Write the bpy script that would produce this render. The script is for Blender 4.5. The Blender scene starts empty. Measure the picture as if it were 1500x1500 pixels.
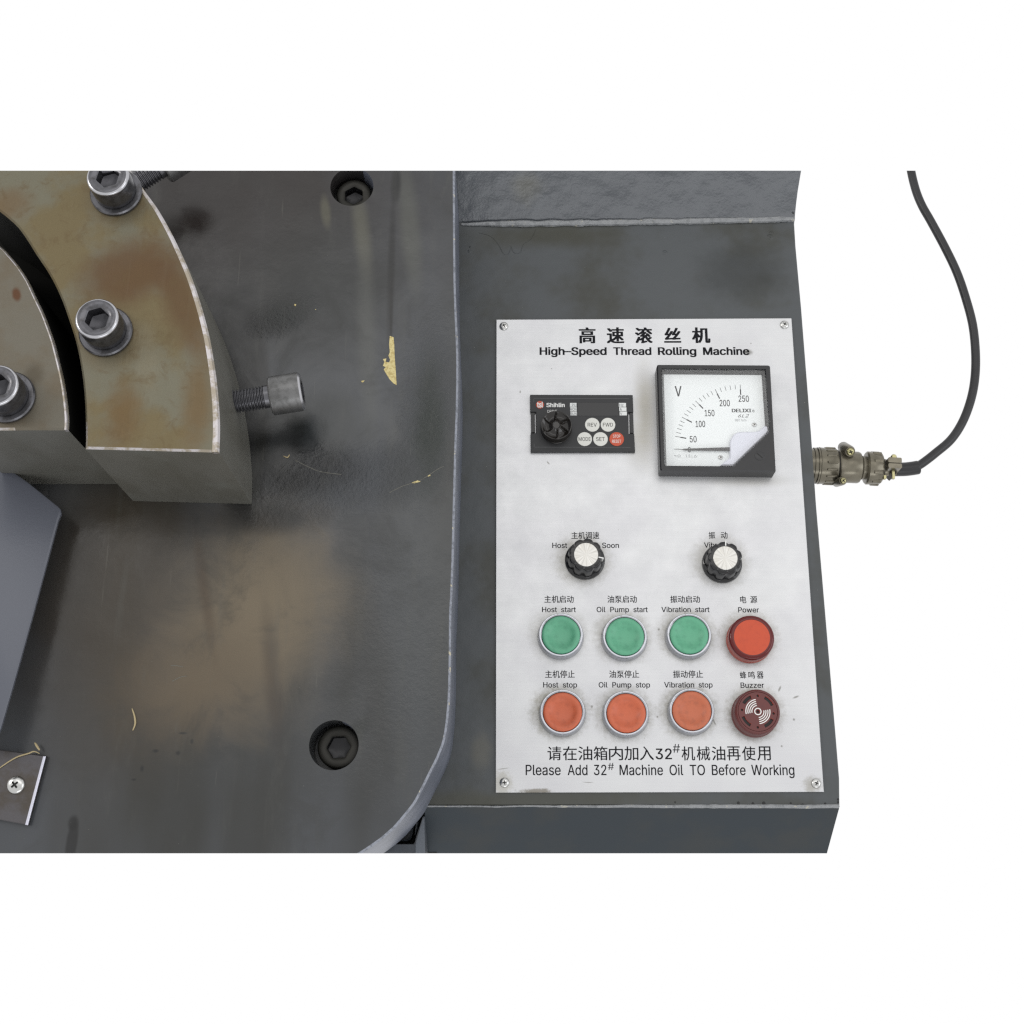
import bpy, bmesh, math, random
from mathutils import Vector, Matrix, noise
from mathutils.geometry import tessellate_polygon
random.seed(4)
S = bpy.context.scene
COL = S.collection
MM = 0.001
# ------------------------------------------------------------------ camera
F = 1943.0; D = 912.0; TH = math.atan(590/F)
CAM = Vector((0, -D*math.sin(TH), D*math.cos(TH)))          # millimetres
cd = bpy.data.cameras.new('camera'); cam = bpy.data.objects.new('camera', cd); COL.objects.link(cam)
cam.location = CAM*MM; cam.rotation_euler = (TH, 0, 0)
cd.sensor_width = 36; cd.lens = 36*F/1500; cd.clip_start = 0.05; cd.clip_end = 100
S.camera = cam
# ------------------------------------------------------------------ light
w = bpy.data.worlds.new('World'); S.world = w; w.use_nodes = True
w.node_tree.nodes['Background'].inputs[0].default_value = (1, 1, 1, 1)
w.node_tree.nodes['Background'].inputs[1].default_value = 1.0
def area(name, loc, target, sx, sy, power, col=(1, 1, 1)):
    l = bpy.data.lights.new(name, 'AREA'); l.shape = 'RECTANGLE'; l.size = sx; l.size_y = sy
    l.energy = power; l.color = col
    o = bpy.data.objects.new(name, l); COL.objects.link(o); o.location = loc
    o.rotation_euler = (Vector(target)-Vector(loc)).to_track_quat('-Z', 'Y').to_euler()
    return o
area('softbox_overhead', (0.15, 0.75, 2.3), (0.05, 0, 0), 2.2, 0.9, 7, (1.0, 0.98, 0.95))
area('softbox_right', (1.9, -0.3, 1.4), (0, 0, 0), 1.2, 1.2, 9, (0.93, 0.96, 1.0))
area('softbox_left', (-1.7, 0.45, 1.2), (-0.1, 0, 0), 0.5, 0.5, 9, (1.0, 0.97, 0.92))
area('softbox_front', (0.5, -2.2, 1.1), (0.1, 0, 0), 1.6, 0.6, 8, (0.95, 0.97, 1.0))
vs = S.view_settings
S.display_settings.display_device = 'sRGB'
vs.view_transform = 'Standard'; vs.look = 'None'; vs.gamma = 1; vs.exposure = 0
S.render.engine = 'CYCLES'
S.cycles.max_bounces = 8
S.cycles.use_denoising = False; S.cycles.use_adaptive_sampling = False; S.cycles.sample_clamp_indirect = 4.0
S.cycles.pixel_filter_type = 'BLACKMAN_HARRIS'; S.cycles.filter_width = 1.35

# ------------------------------------------------------------------ helpers
def P(px, py, z=0.0):
    """point of the photograph -> millimetres on the horizontal plane z"""
    a = px-750; b = 750-py
    d = Vector((a, F*math.sin(TH)+b*math.cos(TH), -F*math.cos(TH)+b*math.sin(TH)))
    t = (z-CAM.z)/d.z
    return Vector((CAM.x+t*d.x, CAM.y+t*d.y, z))
def PP(px, py, co, no):
    """same, on a slanted plane"""
    a = px-750; b = 750-py
    d = Vector((a, F*math.sin(TH)+b*math.cos(TH), -F*math.cos(TH)+b*math.sin(TH)))
    t = (co-CAM).dot(no)/d.dot(no)
    return CAM+d*t
def sc(z, px=750, py=750):
    p = P(px, py, z); return 1/((P(px+1, py, z)-p).length)
def rowplane(py, keep):
    d = Vector((0, F*math.sin(TH)+(750-py)*math.cos(TH), -F*math.cos(TH)+(750-py)*math.sin(TH)))
    n = Vector((1, 0, 0)).cross(d).normalized()
    if (P(750, keep)-CAM).dot(n) > 0: n = -n
    return n
N_TOP = rowplane(250, 750); N_BOT = rowplane(1250, 750)
def cut(bm, top=True, bot=True):
    """the machine is shown as a sawn-out section: both ends are flat cuts"""
    for n, on in ((N_TOP, top), (N_BOT, bot)):
        if not on: continue
        g = bm.verts[:]+bm.edges[:]+bm.faces[:]
        r = bmesh.ops.bisect_plane(bm, geom=g, plane_co=CAM, plane_no=n, clear_outer=True, dist=1e-5)
        ed = [e for e in r['geom_cut'] if isinstance(e, bmesh.types.BMEdge) and e.is_valid and len(e.link_faces) == 1]
        if ed: bmesh.ops.holes_fill(bm, edges=ed, sides=0)
def tag(o, label=None, cat=None, group=None, kind=None):
    if label: o['label'] = label
    if cat: o['category'] = cat
    if group: o['group'] = group
    if kind: o['kind'] = kind
    return o
def empty(name, loc, label, cat, group=None, rot=None):
    o = bpy.data.objects.new(name, None); COL.objects.link(o); o.empty_display_size = 0.01
    o.location = Vector(loc)*MM
    if rot: o.rotation_euler = rot
    return tag(o, label, cat, group)
def obj(name, bm, mats, parent=None, world=False, sharp=35, smooth=True):
    """bm is in millimetres; world=True means scene coordinates"""
    off = Vector((0, 0, 0))
    if parent is not None and world:
        q = parent
        while q is not None:
            off += q.location; q = q.parent
    for v in bm.verts: v.co = v.co*MM-off
    bmesh.ops.recalc_face_normals(bm, faces=bm.faces)
    me = bpy.data.meshes.new(name)
    for f in bm.faces: f.smooth = smooth
    bm.to_mesh(me); bm.free()
    if smooth: me.set_sharp_from_angle(angle=math.radians(sharp))
    for m in (mats if isinstance(mats, (list, tuple)) else [mats]): me.materials.append(m)
    o = bpy.data.objects.new(name, me); COL.objects.link(o); o.parent = parent
    return o
def ring(r, z, n=48, cx=0, cy=0, ph=0):
    return [Vector((cx+r*math.cos(2*math.pi*k/n+ph), cy+r*math.sin(2*math.pi*k/n+ph), z)) for k in range(n)]
def hexring(r, z, n=48, ph=0):
    out = []
    for k in range(n):
        a = 2*math.pi*k/n; b = ((a-ph) % (math.pi/3))-math.pi/6
        q = r*math.cos(math.pi/6)/math.cos(b); out.append(Vector((q*math.cos(a), q*math.sin(a), z)))
    return out
def loft(bm, rings, cap0=True, cap1=True, M=None, mi=None):
    vs_ = []
    for R in rings: vs_.append([bm.verts.new((M @ v) if M else v) for v in R])
    n = len(rings[0])
    for i in range(len(rings)-1):
        for k in range(n):
            f = bm.faces.new((vs_[i][k], vs_[i][(k+1) % n], vs_[i+1][(k+1) % n], vs_[i+1][k]))
            if mi: f.material_index = mi[i]
    if cap0: bm.faces.new(vs_[0][::-1])
    if cap1: bm.faces.new(vs_[-1])
    return bm
def lathe(prof, n=48, cap0=True, cap1=True, M=None, bm=None):
    bm = bm or bmesh.new()
    return loft(bm, [ring(r, z, n) for r, z in prof], cap0, cap1, M)
def box(bm, x0, x1, y0, y1, z0, z1, M=None, b=0):
    pts = [(x0+b, y0), (x1-b, y0), (x1, y0+b), (x1, y1-b), (x1-b, y1), (x0+b, y1), (x0, y1-b), (x0, y0+b)] if b else [(x0, y0), (x1, y0), (x1, y1), (x0, y1)]
    loft(bm, [[Vector((x, y, z0)) for x, y in pts], [Vector((x, y, z1)) for x, y in pts]], M=M)
def inset(poly, d):
    """move a closed 2D outline inward by d (outline counter-clockwise)"""
    n = len(poly); out = []
    for i in range(n):
        a, b, c = Vector(poly[i-1][:2]), Vector(poly[i][:2]), Vector(poly[(i+1) % n][:2])
        e1 = (b-a).normalized(); e2 = (c-b).normalized()
        n1 = Vector((-e1.y, e1.x)); n2 = Vector((-e2.y, e2.x)); m = (n1+n2)
        m = m/max(0.35, m.length_squared)*2
        out.append(b+m*d)
    return out
def ccw(poly):
    a = sum(poly[i-1][0]*poly[i][1]-poly[i][0]*poly[i-1][1] for i in range(len(poly)))
    return poly if a > 0 else poly[::-1]
def slab(bm, outline, z0, z1, bev=0.0, holes=(), bevmat=0, zf=None):
    """prism with a chamfered top edge; holes = [(ring points 2D, depth)], blind"""
    o = ccw([Vector(p[:2]) for p in outline])
    top = inset(o, bev) if bev else o
    hv = [[Vector(p[:2]) for p in h] for h, _ in holes]
    zz = zf or (lambda p: z1)
    loops = [[Vector((p.x, p.y, 0)) for p in top]]+[[Vector((p.x, p.y, 0)) for p in h] for h in hv]
    allp = [p for l in loops for p in l]
    verts = [bm.verts.new((p.x, p.y, zz(p))) for p in allp]
    for t in tessellate_polygon(loops):
        try: bm.faces.new([verts[i] for i in t])
        except ValueError: pass
    n = len(top); tv = verts[:n]
    if bev:
        mid = [bm.verts.new((p.x, p.y, zz(p)-bev)) for p in o]
        for k in range(n):
            f = bm.faces.new((tv[k], tv[(k+1) % n], mid[(k+1) % n], mid[k])); f.material_index = bevmat
    else: mid = tv
    low = [bm.verts.new((p.x, p.y, z0)) for p in o]
    for k in range(n): bm.faces.new((mid[k], mid[(k+1) % n], low[(k+1) % n], low[k]))
    bm.faces.new(low)
    s = n
    for (h, dep) in holes:
        m = len(h); hvv = verts[s:s+m]; s += m
        lo = [bm.verts.new((v.co.x, v.co.y, v.co.z-dep)) for v in hvv]
        for k in range(m): bm.faces.new((hvv[k], hvv[(k+1) % m], lo[(k+1) % m], lo[k]))
        bm.faces.new(lo)
    return bm
def tube(bm, pts, r, n=12, M=None, rf=None):
    pts = [Vector(p) for p in pts]; rings = []
    up = Vector((0, 0, 1))
    for i, p in enumerate(pts):
        t = (pts[min(i+1, len(pts)-1)]-pts[max(i-1, 0)]).normalized()
        if abs(t.dot(up)) > 0.98: up = Vector((0, 1, 0))
        a = t.cross(up).normalized(); b = a.cross(t).normalized()
        q = rf(i) if rf else r
        rings.append([p+a*q*math.cos(2*math.pi*k/n)+b*q*math.sin(2*math.pi*k/n) for k in range(n)])
    return loft(bm, rings, M=M)
def spline(pts, m=8):
    out = []; pts = [Vector(p) for p in pts]
    for i in range(len(pts)-1):
        p0 = pts[max(i-1, 0)]; p1 = pts[i]; p2 = pts[i+1]; p3 = pts[min(i+2, len(pts)-1)]
        for k in range(m):
            t = k/m
            out.append(0.5*((2*p1)+(p2-p0)*t+(2*p0-5*p1+4*p2-p3)*t*t+(3*p1-p0-3*p2+p3)*t**3))
    out.append(pts[-1]); return out
def copy_tree(o, parent=None):
    c = o.copy(); COL.objects.link(c); c.parent = parent
    for ch in list(o.children): copy_tree(ch, c)
    return c

# ------------------------------------------------------------------ materials
def pnt(r, g, b, k=0.80, o=0.028):
    c = srgb(r, g, b); return tuple(max(0.004, x*k-o) for x in c[:3])+(1,)
def srgb(r, g, b):
    return tuple(((c/255)/12.92 if c/255 <= 0.04045 else ((c/255+0.055)/1.055)**2.4) for c in (r, g, b))+(1,)
class Mat:
    def __init__(s, name, col, rough=0.5, metal=0.0, spec=0.5, coat=0.0):
        s.m = bpy.data.materials.new(name); s.m.use_nodes = True; s.t = s.m.node_tree; s.N = s.t.nodes
        s.b = s.N['Principled BSDF']; s.i = s.b.inputs
        s.i['Base Color'].default_value = col; s.i['Roughness'].default_value = rough
        s.i['Metallic'].default_value = metal; s.i['Specular IOR Level'].default_value = spec
        s.i['Coat Weight'].default_value = coat
        s.geo = s.N.new('ShaderNodeNewGeometry')
        v = s.N.new('ShaderNodeVectorMath'); v.operation = 'SCALE'; v.inputs['Scale'].default_value = 1000
        s.t.links.new(s.geo.outputs['Position'], v.inputs[0]); s.pos = v.outputs[0]     # millimetres
        s.col = None; s.rgb = col; s.h = None; s.rg = None; s.rough = rough
    def L(s, a, b): s.t.links.new(a, b)
    def local(s):
        tc = s.N.new('ShaderNodeTexCoord'); v = s.N.new('ShaderNodeVectorMath'); v.operation = 'SCALE'
        v.inputs['Scale'].default_value = 1000; s.L(tc.outputs['Object'], v.inputs[0]); s.pos = v.outputs[0]; return s
    def math(s, op, a, b=None, c=None, clamp=False):
        n = s.N.new('ShaderNodeMath'); n.operation = op; n.use_clamp = clamp
        for k, x in enumerate((a, b, c)):
            if x is None: continue
            if isinstance(x, (int, float)): n.inputs[k].default_value = x
            else: s.L(x, n.inputs[k])
        return n.outputs[0]
    def noise(s, scale, detail=3, rough=0.5, stretch=None, off=0, dist=0.0):
        """scale in 1/mm"""
        n = s.N.new('ShaderNodeTexNoise'); n.inputs['Scale'].default_value = scale; n.inputs['Detail'].default_value = detail
        n.inputs['Roughness'].default_value = rough; n.inputs['Distortion'].default_value = dist
        mp = s.N.new('ShaderNodeMapping'); mp.inputs['Location'].default_value = (off, off*0.7, off*0.3)
        if stretch: mp.inputs['Scale'].default_value = stretch
        s.L(s.pos, mp.inputs[0]); s.L(mp.outputs[0], n.inputs[0]); return n.outputs['Fac']
    def ramp(s, x, a, b):
        n = s.N.new('ShaderNodeMapRange'); n.interpolation_type = 'SMOOTHSTEP'; s.L(x, n.inputs[0])
        n.inputs[1].default_value = a; n.inputs[2].default_value = b; return n.outputs[0]
    def blob(s, cx, cy, rx, ry, rot=0.0, soft=0.5, nz=None, amt=0.6):
        v = s.N.new('ShaderNodeMapping'); v.vector_type = 'TEXTURE'
        v.inputs['Location'].default_value = (cx, cy, 0); v.inputs['Rotation'].default_value = (0, 0, rot)
        v.inputs['Scale'].default_value = (rx, ry, 1e4); s.L(s.pos, v.inputs[0])
        l = s.N.new('ShaderNodeVectorMath'); l.operation = 'LENGTH'; s.L(v.outputs[0], l.inputs[0]); d = l.outputs['Value']
        if nz is not None: d = s.math('ADD', d, s.math('MULTIPLY', s.math('SUBTRACT', nz, 0.5), amt*2))
        return s.ramp(d, 1.0+soft*0.5, 1.0-soft)
    def mix(s, mask, col, k=1.0, mode='MIX'):
        n = s.N.new('ShaderNodeMix'); n.data_type = 'RGBA'; n.blend_type = mode
        s.L(s.math('MULTIPLY', mask, k), n.inputs[0])
        if s.col is None: n.inputs[6].default_value = s.rgb
        else: s.L(s.col, n.inputs[6])
        n.inputs[7].default_value = col; s.col = n.outputs[2]; return s
    def grain(s, scale=1.4, amt=0.25):
        x = s.noise(scale, 2, 0.6); n = s.N.new('ShaderNodeMix'); n.data_type = 'RGBA'; n.blend_type = 'MULTIPLY'
        n.inputs[0].default_value = 1
        if s.col is None: n.inputs[6].default_value = s.rgb
        else: s.L(s.col, n.inputs[6])
        g = s.math('ADD', s.math('MULTIPLY', s.math('SUBTRACT', x, 0.5), amt*2), 1.0)
        c = s.N.new('ShaderNodeCombineColor')
        for k in range(3): s.L(g, c.inputs[k])
        s.L(c.outputs[0], n.inputs[7]); s.col = n.outputs[2]; return s
    def height(s, x, k):
        y = s.math('MULTIPLY', x, k); s.h = y if s.h is None else s.math('ADD', s.h, y); return s
    def roughv(s, x, k):
        y = s.math('MULTIPLY', x, k); s.rg = s.math('ADD', y, s.rough) if s.rg is None else s.math('ADD', s.rg, y); return s
    def done(s, strength=1.0):
        if s.col is not None: s.L(s.col, s.i['Base Color'])
        if s.rg is not None: s.L(s.rg, s.i['Roughness'])
        if s.h is not None:
            b = s.N.new('ShaderNodeBump'); b.inputs['Distance'].default_value = 0.001; b.inputs['Strength'].default_value = strength
            s.L(s.h, b.inputs['Height']); s.L(b.outputs[0], s.i['Normal'])
        return s.m
def pblob(m, px, py, rx, ry, z, rot=0, soft=0.5, nz=None, amt=0.6):
    p = P(px, py, z); k = sc(z, px, py); return m.blob(p.x, p.y, rx/k, ry/k, math.radians(rot), soft, nz, amt)

# painted table plate -------------------------------------------------
m = Mat('table_paint', pnt(84, 86, 89), 0.22)
ZT = 80
n1 = m.noise(0.016, 4, 0.55); n2 = m.noise(0.05, 4, 0.6, off=40); n3 = m.noise(0.012, 3, 0.5, (1, 0.22, 1), off=11)
ns = m.noise(0.09, 4, 0.6, (1, 0.12, 1), off=71)
m.mix(m.ramp(n3, 0.38, 0.7), pnt(62, 61, 54), 0.8)
m.mix(pblob(m, 330, 300, 330, 230, ZT, 0, 0.9, n1, 0.4), pnt(62, 58, 46), 0.8)
m.mix(pblob(m, 470, 420, 130, 120, ZT, 0, 0.9, n1, 0.4), pnt(56, 58, 56), 0.6)
m.mix(pblob(m, 170, 900, 150, 260, ZT, 0, 0.9, n1, 0.4), pnt(74, 68, 60), 0.8)
n4 = m.noise(0.028, 6, 0.68, off=17, dist=0.6)
m.mix(pblob(m, 375, 895, 120, 160, ZT, -12, 0.95, n4, 0.42), pnt(122, 111, 94), 0.88)
m.mix(pblob(m, 290, 1000, 120, 90, ZT, 20, 0.95, n4, 0.45), pnt(104, 93, 78), 0.75)
m.mix(pblob(m, 425, 860, 70, 90, ZT, 0, 0.95, n4, 0.5), pnt(114, 104, 88), 0.45)
m.mix(pblob(m, 400, 1000, 14, 120, ZT, 8, 0.9, n2, 0.4), pnt(66, 60, 52), 0.45)
m.mix(pblob(m, 300, 870, 10, 90, ZT, 12, 0.9, n2, 0.4), pnt(78, 66, 50), 0.5)
m.mix(pblob(m, 620, 870, 60, 330, ZT, 0, 0.8, n3, 0.4), pnt(82, 84, 84), 0.5)
m.mix(pblob(m, 530, 340, 13, 75, ZT, 8, 0.8, n2, 0.2), pnt(98, 97, 88), 0.75)
m.mix(pblob(m, 538, 500, 16, 150, ZT, 4, 0.8, n2, 0.2), pnt(94, 95, 92), 0.6)
m.mix(pblob(m, 600, 330, 16, 110, ZT, 6, 0.7, n2, 0.2), pnt(96, 97, 92), 0.6)
m.mix(pblob(m, 477, 310, 8, 28, ZT, 8, 0.6, n2, 0.1), pnt(98, 96, 84), 0.7)
m.mix(pblob(m, 580, 270, 8, 34, ZT, 0, 0.6, n2, 0.2), pnt(40, 38, 28), 0.8)
m.mix(pblob(m, 573, 400, 6, 130, ZT, 0, 0.7, n2, 0.1), pnt(48, 40, 28), 0.8)
m.mix(pblob(m, 573, 450, 2.6, 60, ZT, 1, 0.5), pnt(38, 20, 12), 0.9)
m.mix(pblob(m, 480, 620, 60, 60, ZT, 0, 0.6, n2, 0.3), pnt(58, 60, 58), 0.5)
m.mix(pblob(m, 395, 760, 90, 26, ZT, 0, 0.8, n2, 0.3), pnt(54, 55, 55), 0.7)
m.mix(pblob(m, 630, 620, 26, 110, ZT, 0, 0.8, n2, 0.5), pnt(60, 64, 60), 0.7)
m.mix(pblob(m, 420, 460, 40, 20, ZT, 20, 0.7, n2, 0.3), pnt(70, 72, 70), 0.3)
m.mix(pblob(m, 515, 1080, 14, 40, ZT, -40, 0.8, n2, 0.3), pnt(58, 60, 58), 0.6)
m.mix(pblob(m, 105, 1235, 9, 38, ZT, -4, 0.35, n2, 0.1), pnt(50, 50, 48), 0.8)
m.mix(pblob(m, 107, 1206, 8, 12, ZT, 0, 0.5, n2, 0.1), pnt(46, 46, 38), 0.8)
for q in ((208, 1126, 3, 5), (261, 1103, 4, 3.4), (228, 1100, 5, 3), (268, 1074, 7, 2), (281, 1086, 2.5, 4), (196, 1142, 4, 2)):
    m.mix(pblob(m, q[0], q[1], q[2], q[3], ZT, 0, 0.7), pnt(38, 38, 34), 0.8)
m.mix(pblob(m, 352, 580, 46, 200, ZT, 5, 0.22, n4, 0.2), pnt(44, 44, 38), 0.9)  # oil film by the die block, plus the block's dark reflection painted in
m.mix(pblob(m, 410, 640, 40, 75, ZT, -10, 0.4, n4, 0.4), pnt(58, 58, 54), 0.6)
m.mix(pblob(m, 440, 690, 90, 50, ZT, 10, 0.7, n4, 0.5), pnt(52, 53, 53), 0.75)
m.mix(m.ramp(n4, 0.5, 0.72), pnt(62, 62, 60), 0.3)
m.mix(m.ramp(m.noise(0.05, 5, 0.7, (1, .3, 1), off=33), 0.55, 0.8), pnt(96, 96, 92), 0.35)
sc1 = m.ramp(m.noise(0.5, 2, 0.5, (1, 0.03, 1), off=44), 0.70, 0.74); sc2 = m.ramp(m.noise(0.02, 2, 0.5, off=45), 0.5, 0.62)
m.mix(m.math('MULTIPLY', sc1, sc2), pnt(120, 118, 110), 0.2)
m.mix(m.ramp(ns, 0.55, 0.8), pnt(92, 92, 88), 0.3)
rk = m.noise(1.0, 1, 0.5, off=7)                                                  # sparse pale specks
m.mix(m.ramp(rk, 0.80, 0.84), pnt(150, 150, 140), 0.5)
m.grain(1.6, 0.18)
peel = m.noise(0.33, 2, 0.5); rough1 = m.noise(0.28, 5, 0.72, off=90)
zone = m.math('MAXIMUM', pblob(m, 540, 700, 160, 52, ZT, 14, 0.95, n4, 0.6), pblob(m, 630, 600, 46, 140, ZT, 0, 0.95, n4, 0.6))
zone = m.math('MAXIMUM', zone, pblob(m, 415, 465, 50, 30, ZT, 20, 0.95, n4, 0.6))
zone = m.math('MAXIMUM', zone, m.math('MULTIPLY', pblob(m, 560, 960, 130, 260, ZT, 0, 0.9, n2, 0.5), 0.22))
m.height(peel, 0.05); m.height(m.math('MULTIPLY', rough1, zone), 1.7); m.height(m.noise(0.03, 2, 0.5, off=5), 0.5)
m.roughv(m.math('SUBTRACT', n4, 0.45), 0.5); m.roughv(pblob(m, 360, 920, 150, 190, ZT, 0, 0.9, n4, 0.6), 0.25)
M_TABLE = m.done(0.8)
m = Mat('table_edge_worn_lit', pnt(150, 154, 164), 0.4)  # worn pale edge with the bevel highlight painted in
m.mix(m.ramp(m.noise(0.35, 4, 0.7), 0.45, 0.62), pnt(106, 109, 116), 0.7); m.mix(m.ramp(m.noise(0.12, 3, 0.7, off=9), 0.64, 0.68), pnt(205, 196, 170), 0.8)
M_TEDGE = m.done()
m = Mat('table_side_lit_paint', pnt(104, 108, 118), 0.42); m.mix(m.ramp(m.noise(0.05, 4, 0.6), 0.35, 0.7), pnt(124, 128, 140), 0.7); m.grain(1.5, 0.1)  # lighter than the top: reflected light put into the side colour
m.height(m.noise(0.3, 3, 0.6), 0.4); M_TSIDE = m.done(0.6)
# console paint -------------------------------------------------------
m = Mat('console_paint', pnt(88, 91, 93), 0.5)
n1 = m.noise(0.018, 4, 0.6, off=20); n2 = m.noise(0.06, 4, 0.6, off=30)
m.mix(m.ramp(n1, 0.42, 0.72), pnt(72, 72, 66), 0.8)
m.mix(pblob(m, 1085, 400, 70, 50, 0, 0, 0.8, n2, 0.5), pnt(60, 62, 62), 0.6)
m.mix(pblob(m, 800, 345, 110, 22, 0, 0, 0.8, n2, 0.4), pnt(70, 69, 58), 0.7)
m.mix(pblob(m, 760, 1172, 300, 16, 0, 0, 0.8, n2, 0.5), pnt(84, 84, 76), 0.7)
m.mix(pblob(m, 705, 1100, 16, 30, 0, 0, 0.8, n2, 0.6), pnt(112, 110, 102), 0.5)
m.mix(m.ramp(m.noise(0.9, 1, 0.5, off=3), 0.80, 0.84), pnt(170, 170, 164), 0.5)
m.grain(1.6, 0.16)
run = m.noise(0.07, 3, 0.5, off=60)
m.height(m.noise(0.7, 2, 0.5), 0.09); m.height(m.noise(0.05, 2, 0.5), 1.0)
M_CONS = m.done(0.7)
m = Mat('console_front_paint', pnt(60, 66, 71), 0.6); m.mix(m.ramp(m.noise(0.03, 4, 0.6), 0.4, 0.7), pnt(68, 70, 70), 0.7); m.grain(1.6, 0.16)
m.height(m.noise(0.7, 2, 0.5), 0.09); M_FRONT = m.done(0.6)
m = Mat('console_wall_paint', pnt(90, 93, 97), 0.24)
n2 = m.noise(0.06, 4, 0.6, off=30)
pc = PP(770, 275, P(750, 325), Vector((0, -math.cos(math.radians(46.1)), math.sin(math.radians(46.1)))))
m.mix(m.blob(pc.x, pc.y, 12, 8, 0, 0.9, n2, 0.8), pnt(120, 118, 106), 0.4)
m.mix(m.ramp(m.noise(0.04, 4, 0.6, off=6), 0.5, 0.75), pnt(80, 83, 87), 0.5)
m.height(m.noise(0.55, 2, 0.5), 0.12); m.height(m.noise(0.045, 2, 0.5, off=14), 1.3); m.grain(1.5, 0.12)
m.mix(m.ramp(m.noise(0.05, 4, 0.65, off=91), 0.5, 0.8), pnt(100, 104, 108), 0.5)
M_WALL = m.done(0.9)
m = Mat('weld_bead_paint', pnt(148, 150, 152), 0.25); m.mix(m.ramp(m.noise(0.25, 4, 0.7), 0.45, 0.75), pnt(110, 113, 115), 0.7)
m.mix(m.ramp(m.noise(0.2, 3, 0.7, off=7), 0.63, 0.68), pnt(190, 186, 170), 0.7); m.height(m.noise(0.6, 3, 0.6), 0.7); M_WELD = m.done()
# machine frame -------------------------------------------------------
m = Mat('frame_paint', pnt(86, 90, 96), 0.5); m.mix(m.ramp(m.noise(0.06, 4, 0.6), 0.4, 0.7), pnt(72, 74, 76), 0.6); m.grain(); M_FRAME = m.done()
M_FRAMEL = Mat('frame_edge_paint', pnt(112, 117, 124), 0.45).grain().done()
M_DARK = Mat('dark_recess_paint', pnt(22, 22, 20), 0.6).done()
# die blocks ----------------------------------------------------------
ZB = 178
m = Mat('stained_ground_steel', srgb(100, 97, 82), 0.42, 0.5)
n1 = m.noise(0.022, 4, 0.6, off=3); n2 = m.noise(0.06, 4, 0.6, off=13)
m.mix(m.ramp(n1, 0.40, 0.62), srgb(98, 84, 52), 0.75)
m.mix(pblob(m, 190, 400, 80, 55, ZB, 20, 0.6, n2, 0.35), srgb(80, 57, 32), 0.85)
m.mix(pblob(m, 265, 440, 32, 110, ZB, 22, 0.8, n2, 0.4), srgb(78, 56, 32), 0.8)
m.mix(pblob(m, 10, 300, 40, 30, ZB, 0, 0.7, n2, 0.4), srgb(94, 72, 44), 0.6)
m.mix(pblob(m, 180, 610, 30, 60, ZB, 0, 0.8, n2, 0.5), srgb(92, 70, 36), 0.8)
m.mix(pblob(m, 290, 590, 26, 80, ZB, 0, 0.8, n2, 0.5), srgb(92, 70, 36), 0.7)
m.mix(pblob(m, 215, 530, 20, 60, ZB, 10, 0.9, n2, 0.4), srgb(112, 107, 90), 0.6)
m.mix(pblob(m, 158, 500, 52, 50, ZB, 0, 0.3, n2, 0.15), srgb(96, 86, 66), 0.5)
m.mix(pblob(m, 170, 292, 50, 48, ZB, 0, 0.3, n2, 0.15), srgb(96, 86, 66), 0.5)
m.mix(pblob(m, 24, 430, 7, 12, ZB, 20, 0.7, n2, 0.5), srgb(84, 52, 26), 0.9)
m.grain(1.4, 0.14); m.height(m.noise(0.5, 3, 0.6, (1, 0.15, 1)), 0.12); m.roughv(m.math('SUBTRACT', n2, 0.5), 0.3)
m.mix(m.ramp(m.noise(0.09, 6, 0.75, off=66, dist=.5), 0.5, 0.66), srgb(84, 68, 42), 0.45); m.mix(m.ramp(m.noise(0.25, 3, .6, (1, .05, 1), off=3), .58, .7), srgb(130, 124, 104), 0.03)
M_DIE = m.done(0.6)
m = Mat('stained_ground_steel_inner', srgb(98, 94, 84), 0.42, 0.55)
n1 = m.noise(0.03, 4, 0.6, off=8); n2 = m.noise(0.06, 4, 0.6, off=23)
m.mix(m.ramp(n1, 0.42, 0.66), srgb(92, 82, 66), 0.7)
m.mix(pblob(m, 24, 431, 6, 11, ZB, 20, 0.6, n2, 0.6), srgb(78, 46, 22), 0.9)
m.mix(pblob(m, 50, 550, 16, 20, ZB, 20, 0.8, n2, 0.6), srgb(70, 62, 48), 0.7)
m.grain(1.4, 0.14); M_DIEI = m.done(0.6)
m = Mat('die_bevel_steel', srgb(176, 172, 174), 0.3, 0.6); m.mix(m.ramp(m.noise(0.12, 4, 0.7), 0.42, 0.6), srgb(132, 122, 102), 0.8); M_BEV = m.done()
m = Mat('die_side_steel', srgb(106, 105, 99), 0.3, 0.35)
m.mix(m.ramp(m.noise(0.03, 4, 0.6, (1, 1, 0.4)), 0.4, 0.7), srgb(88, 86, 77), 0.6); m.mix(m.ramp(m.noise(0.025, 3, 0.6, off=31), 0.55, 0.75), srgb(112, 114, 108), 0.5)
m.grain(1.2, 0.1); m.roughv(m.noise(0.05, 3, 0.6), 0.15); M_DSIDE = m.done()
# fasteners -----------------------------------------------------------
m = Mat('oiled_bolt_steel', srgb(96, 96, 100), 0.3, 0.85).local(); m.mix(m.ramp(m.noise(0.25, 3, 0.6), 0.4, 0.7), srgb(66, 65, 65), 0.7); M_BOLT = m.done()
M_RIM = Mat('bright_bolt_rim', srgb(176, 176, 180), 0.22, 0.9).done()
M_SOCK = Mat('black_bolt_socket', srgb(70, 70, 74), 0.3, 0.7).done()
m = Mat('black_oxide_bolt', srgb(46, 45, 41), 0.5, 0.5).local(); m.grain(1.5, 0.2); M_BLK = m.done(); M_BSOCK = Mat('black_oxide_socket', srgb(40, 40, 42), 0.3, 0.6).done()
m = Mat('worn_grey_bolt_steel', srgb(116, 116, 116), 0.38, 0.75).local(); m.mix(m.ramp(m.noise(0.3, 3, 0.6, (1, 1, 0.2)), 0.4, 0.7), srgb(84, 84, 83), 0.6); M_WORN = m.done()
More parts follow.
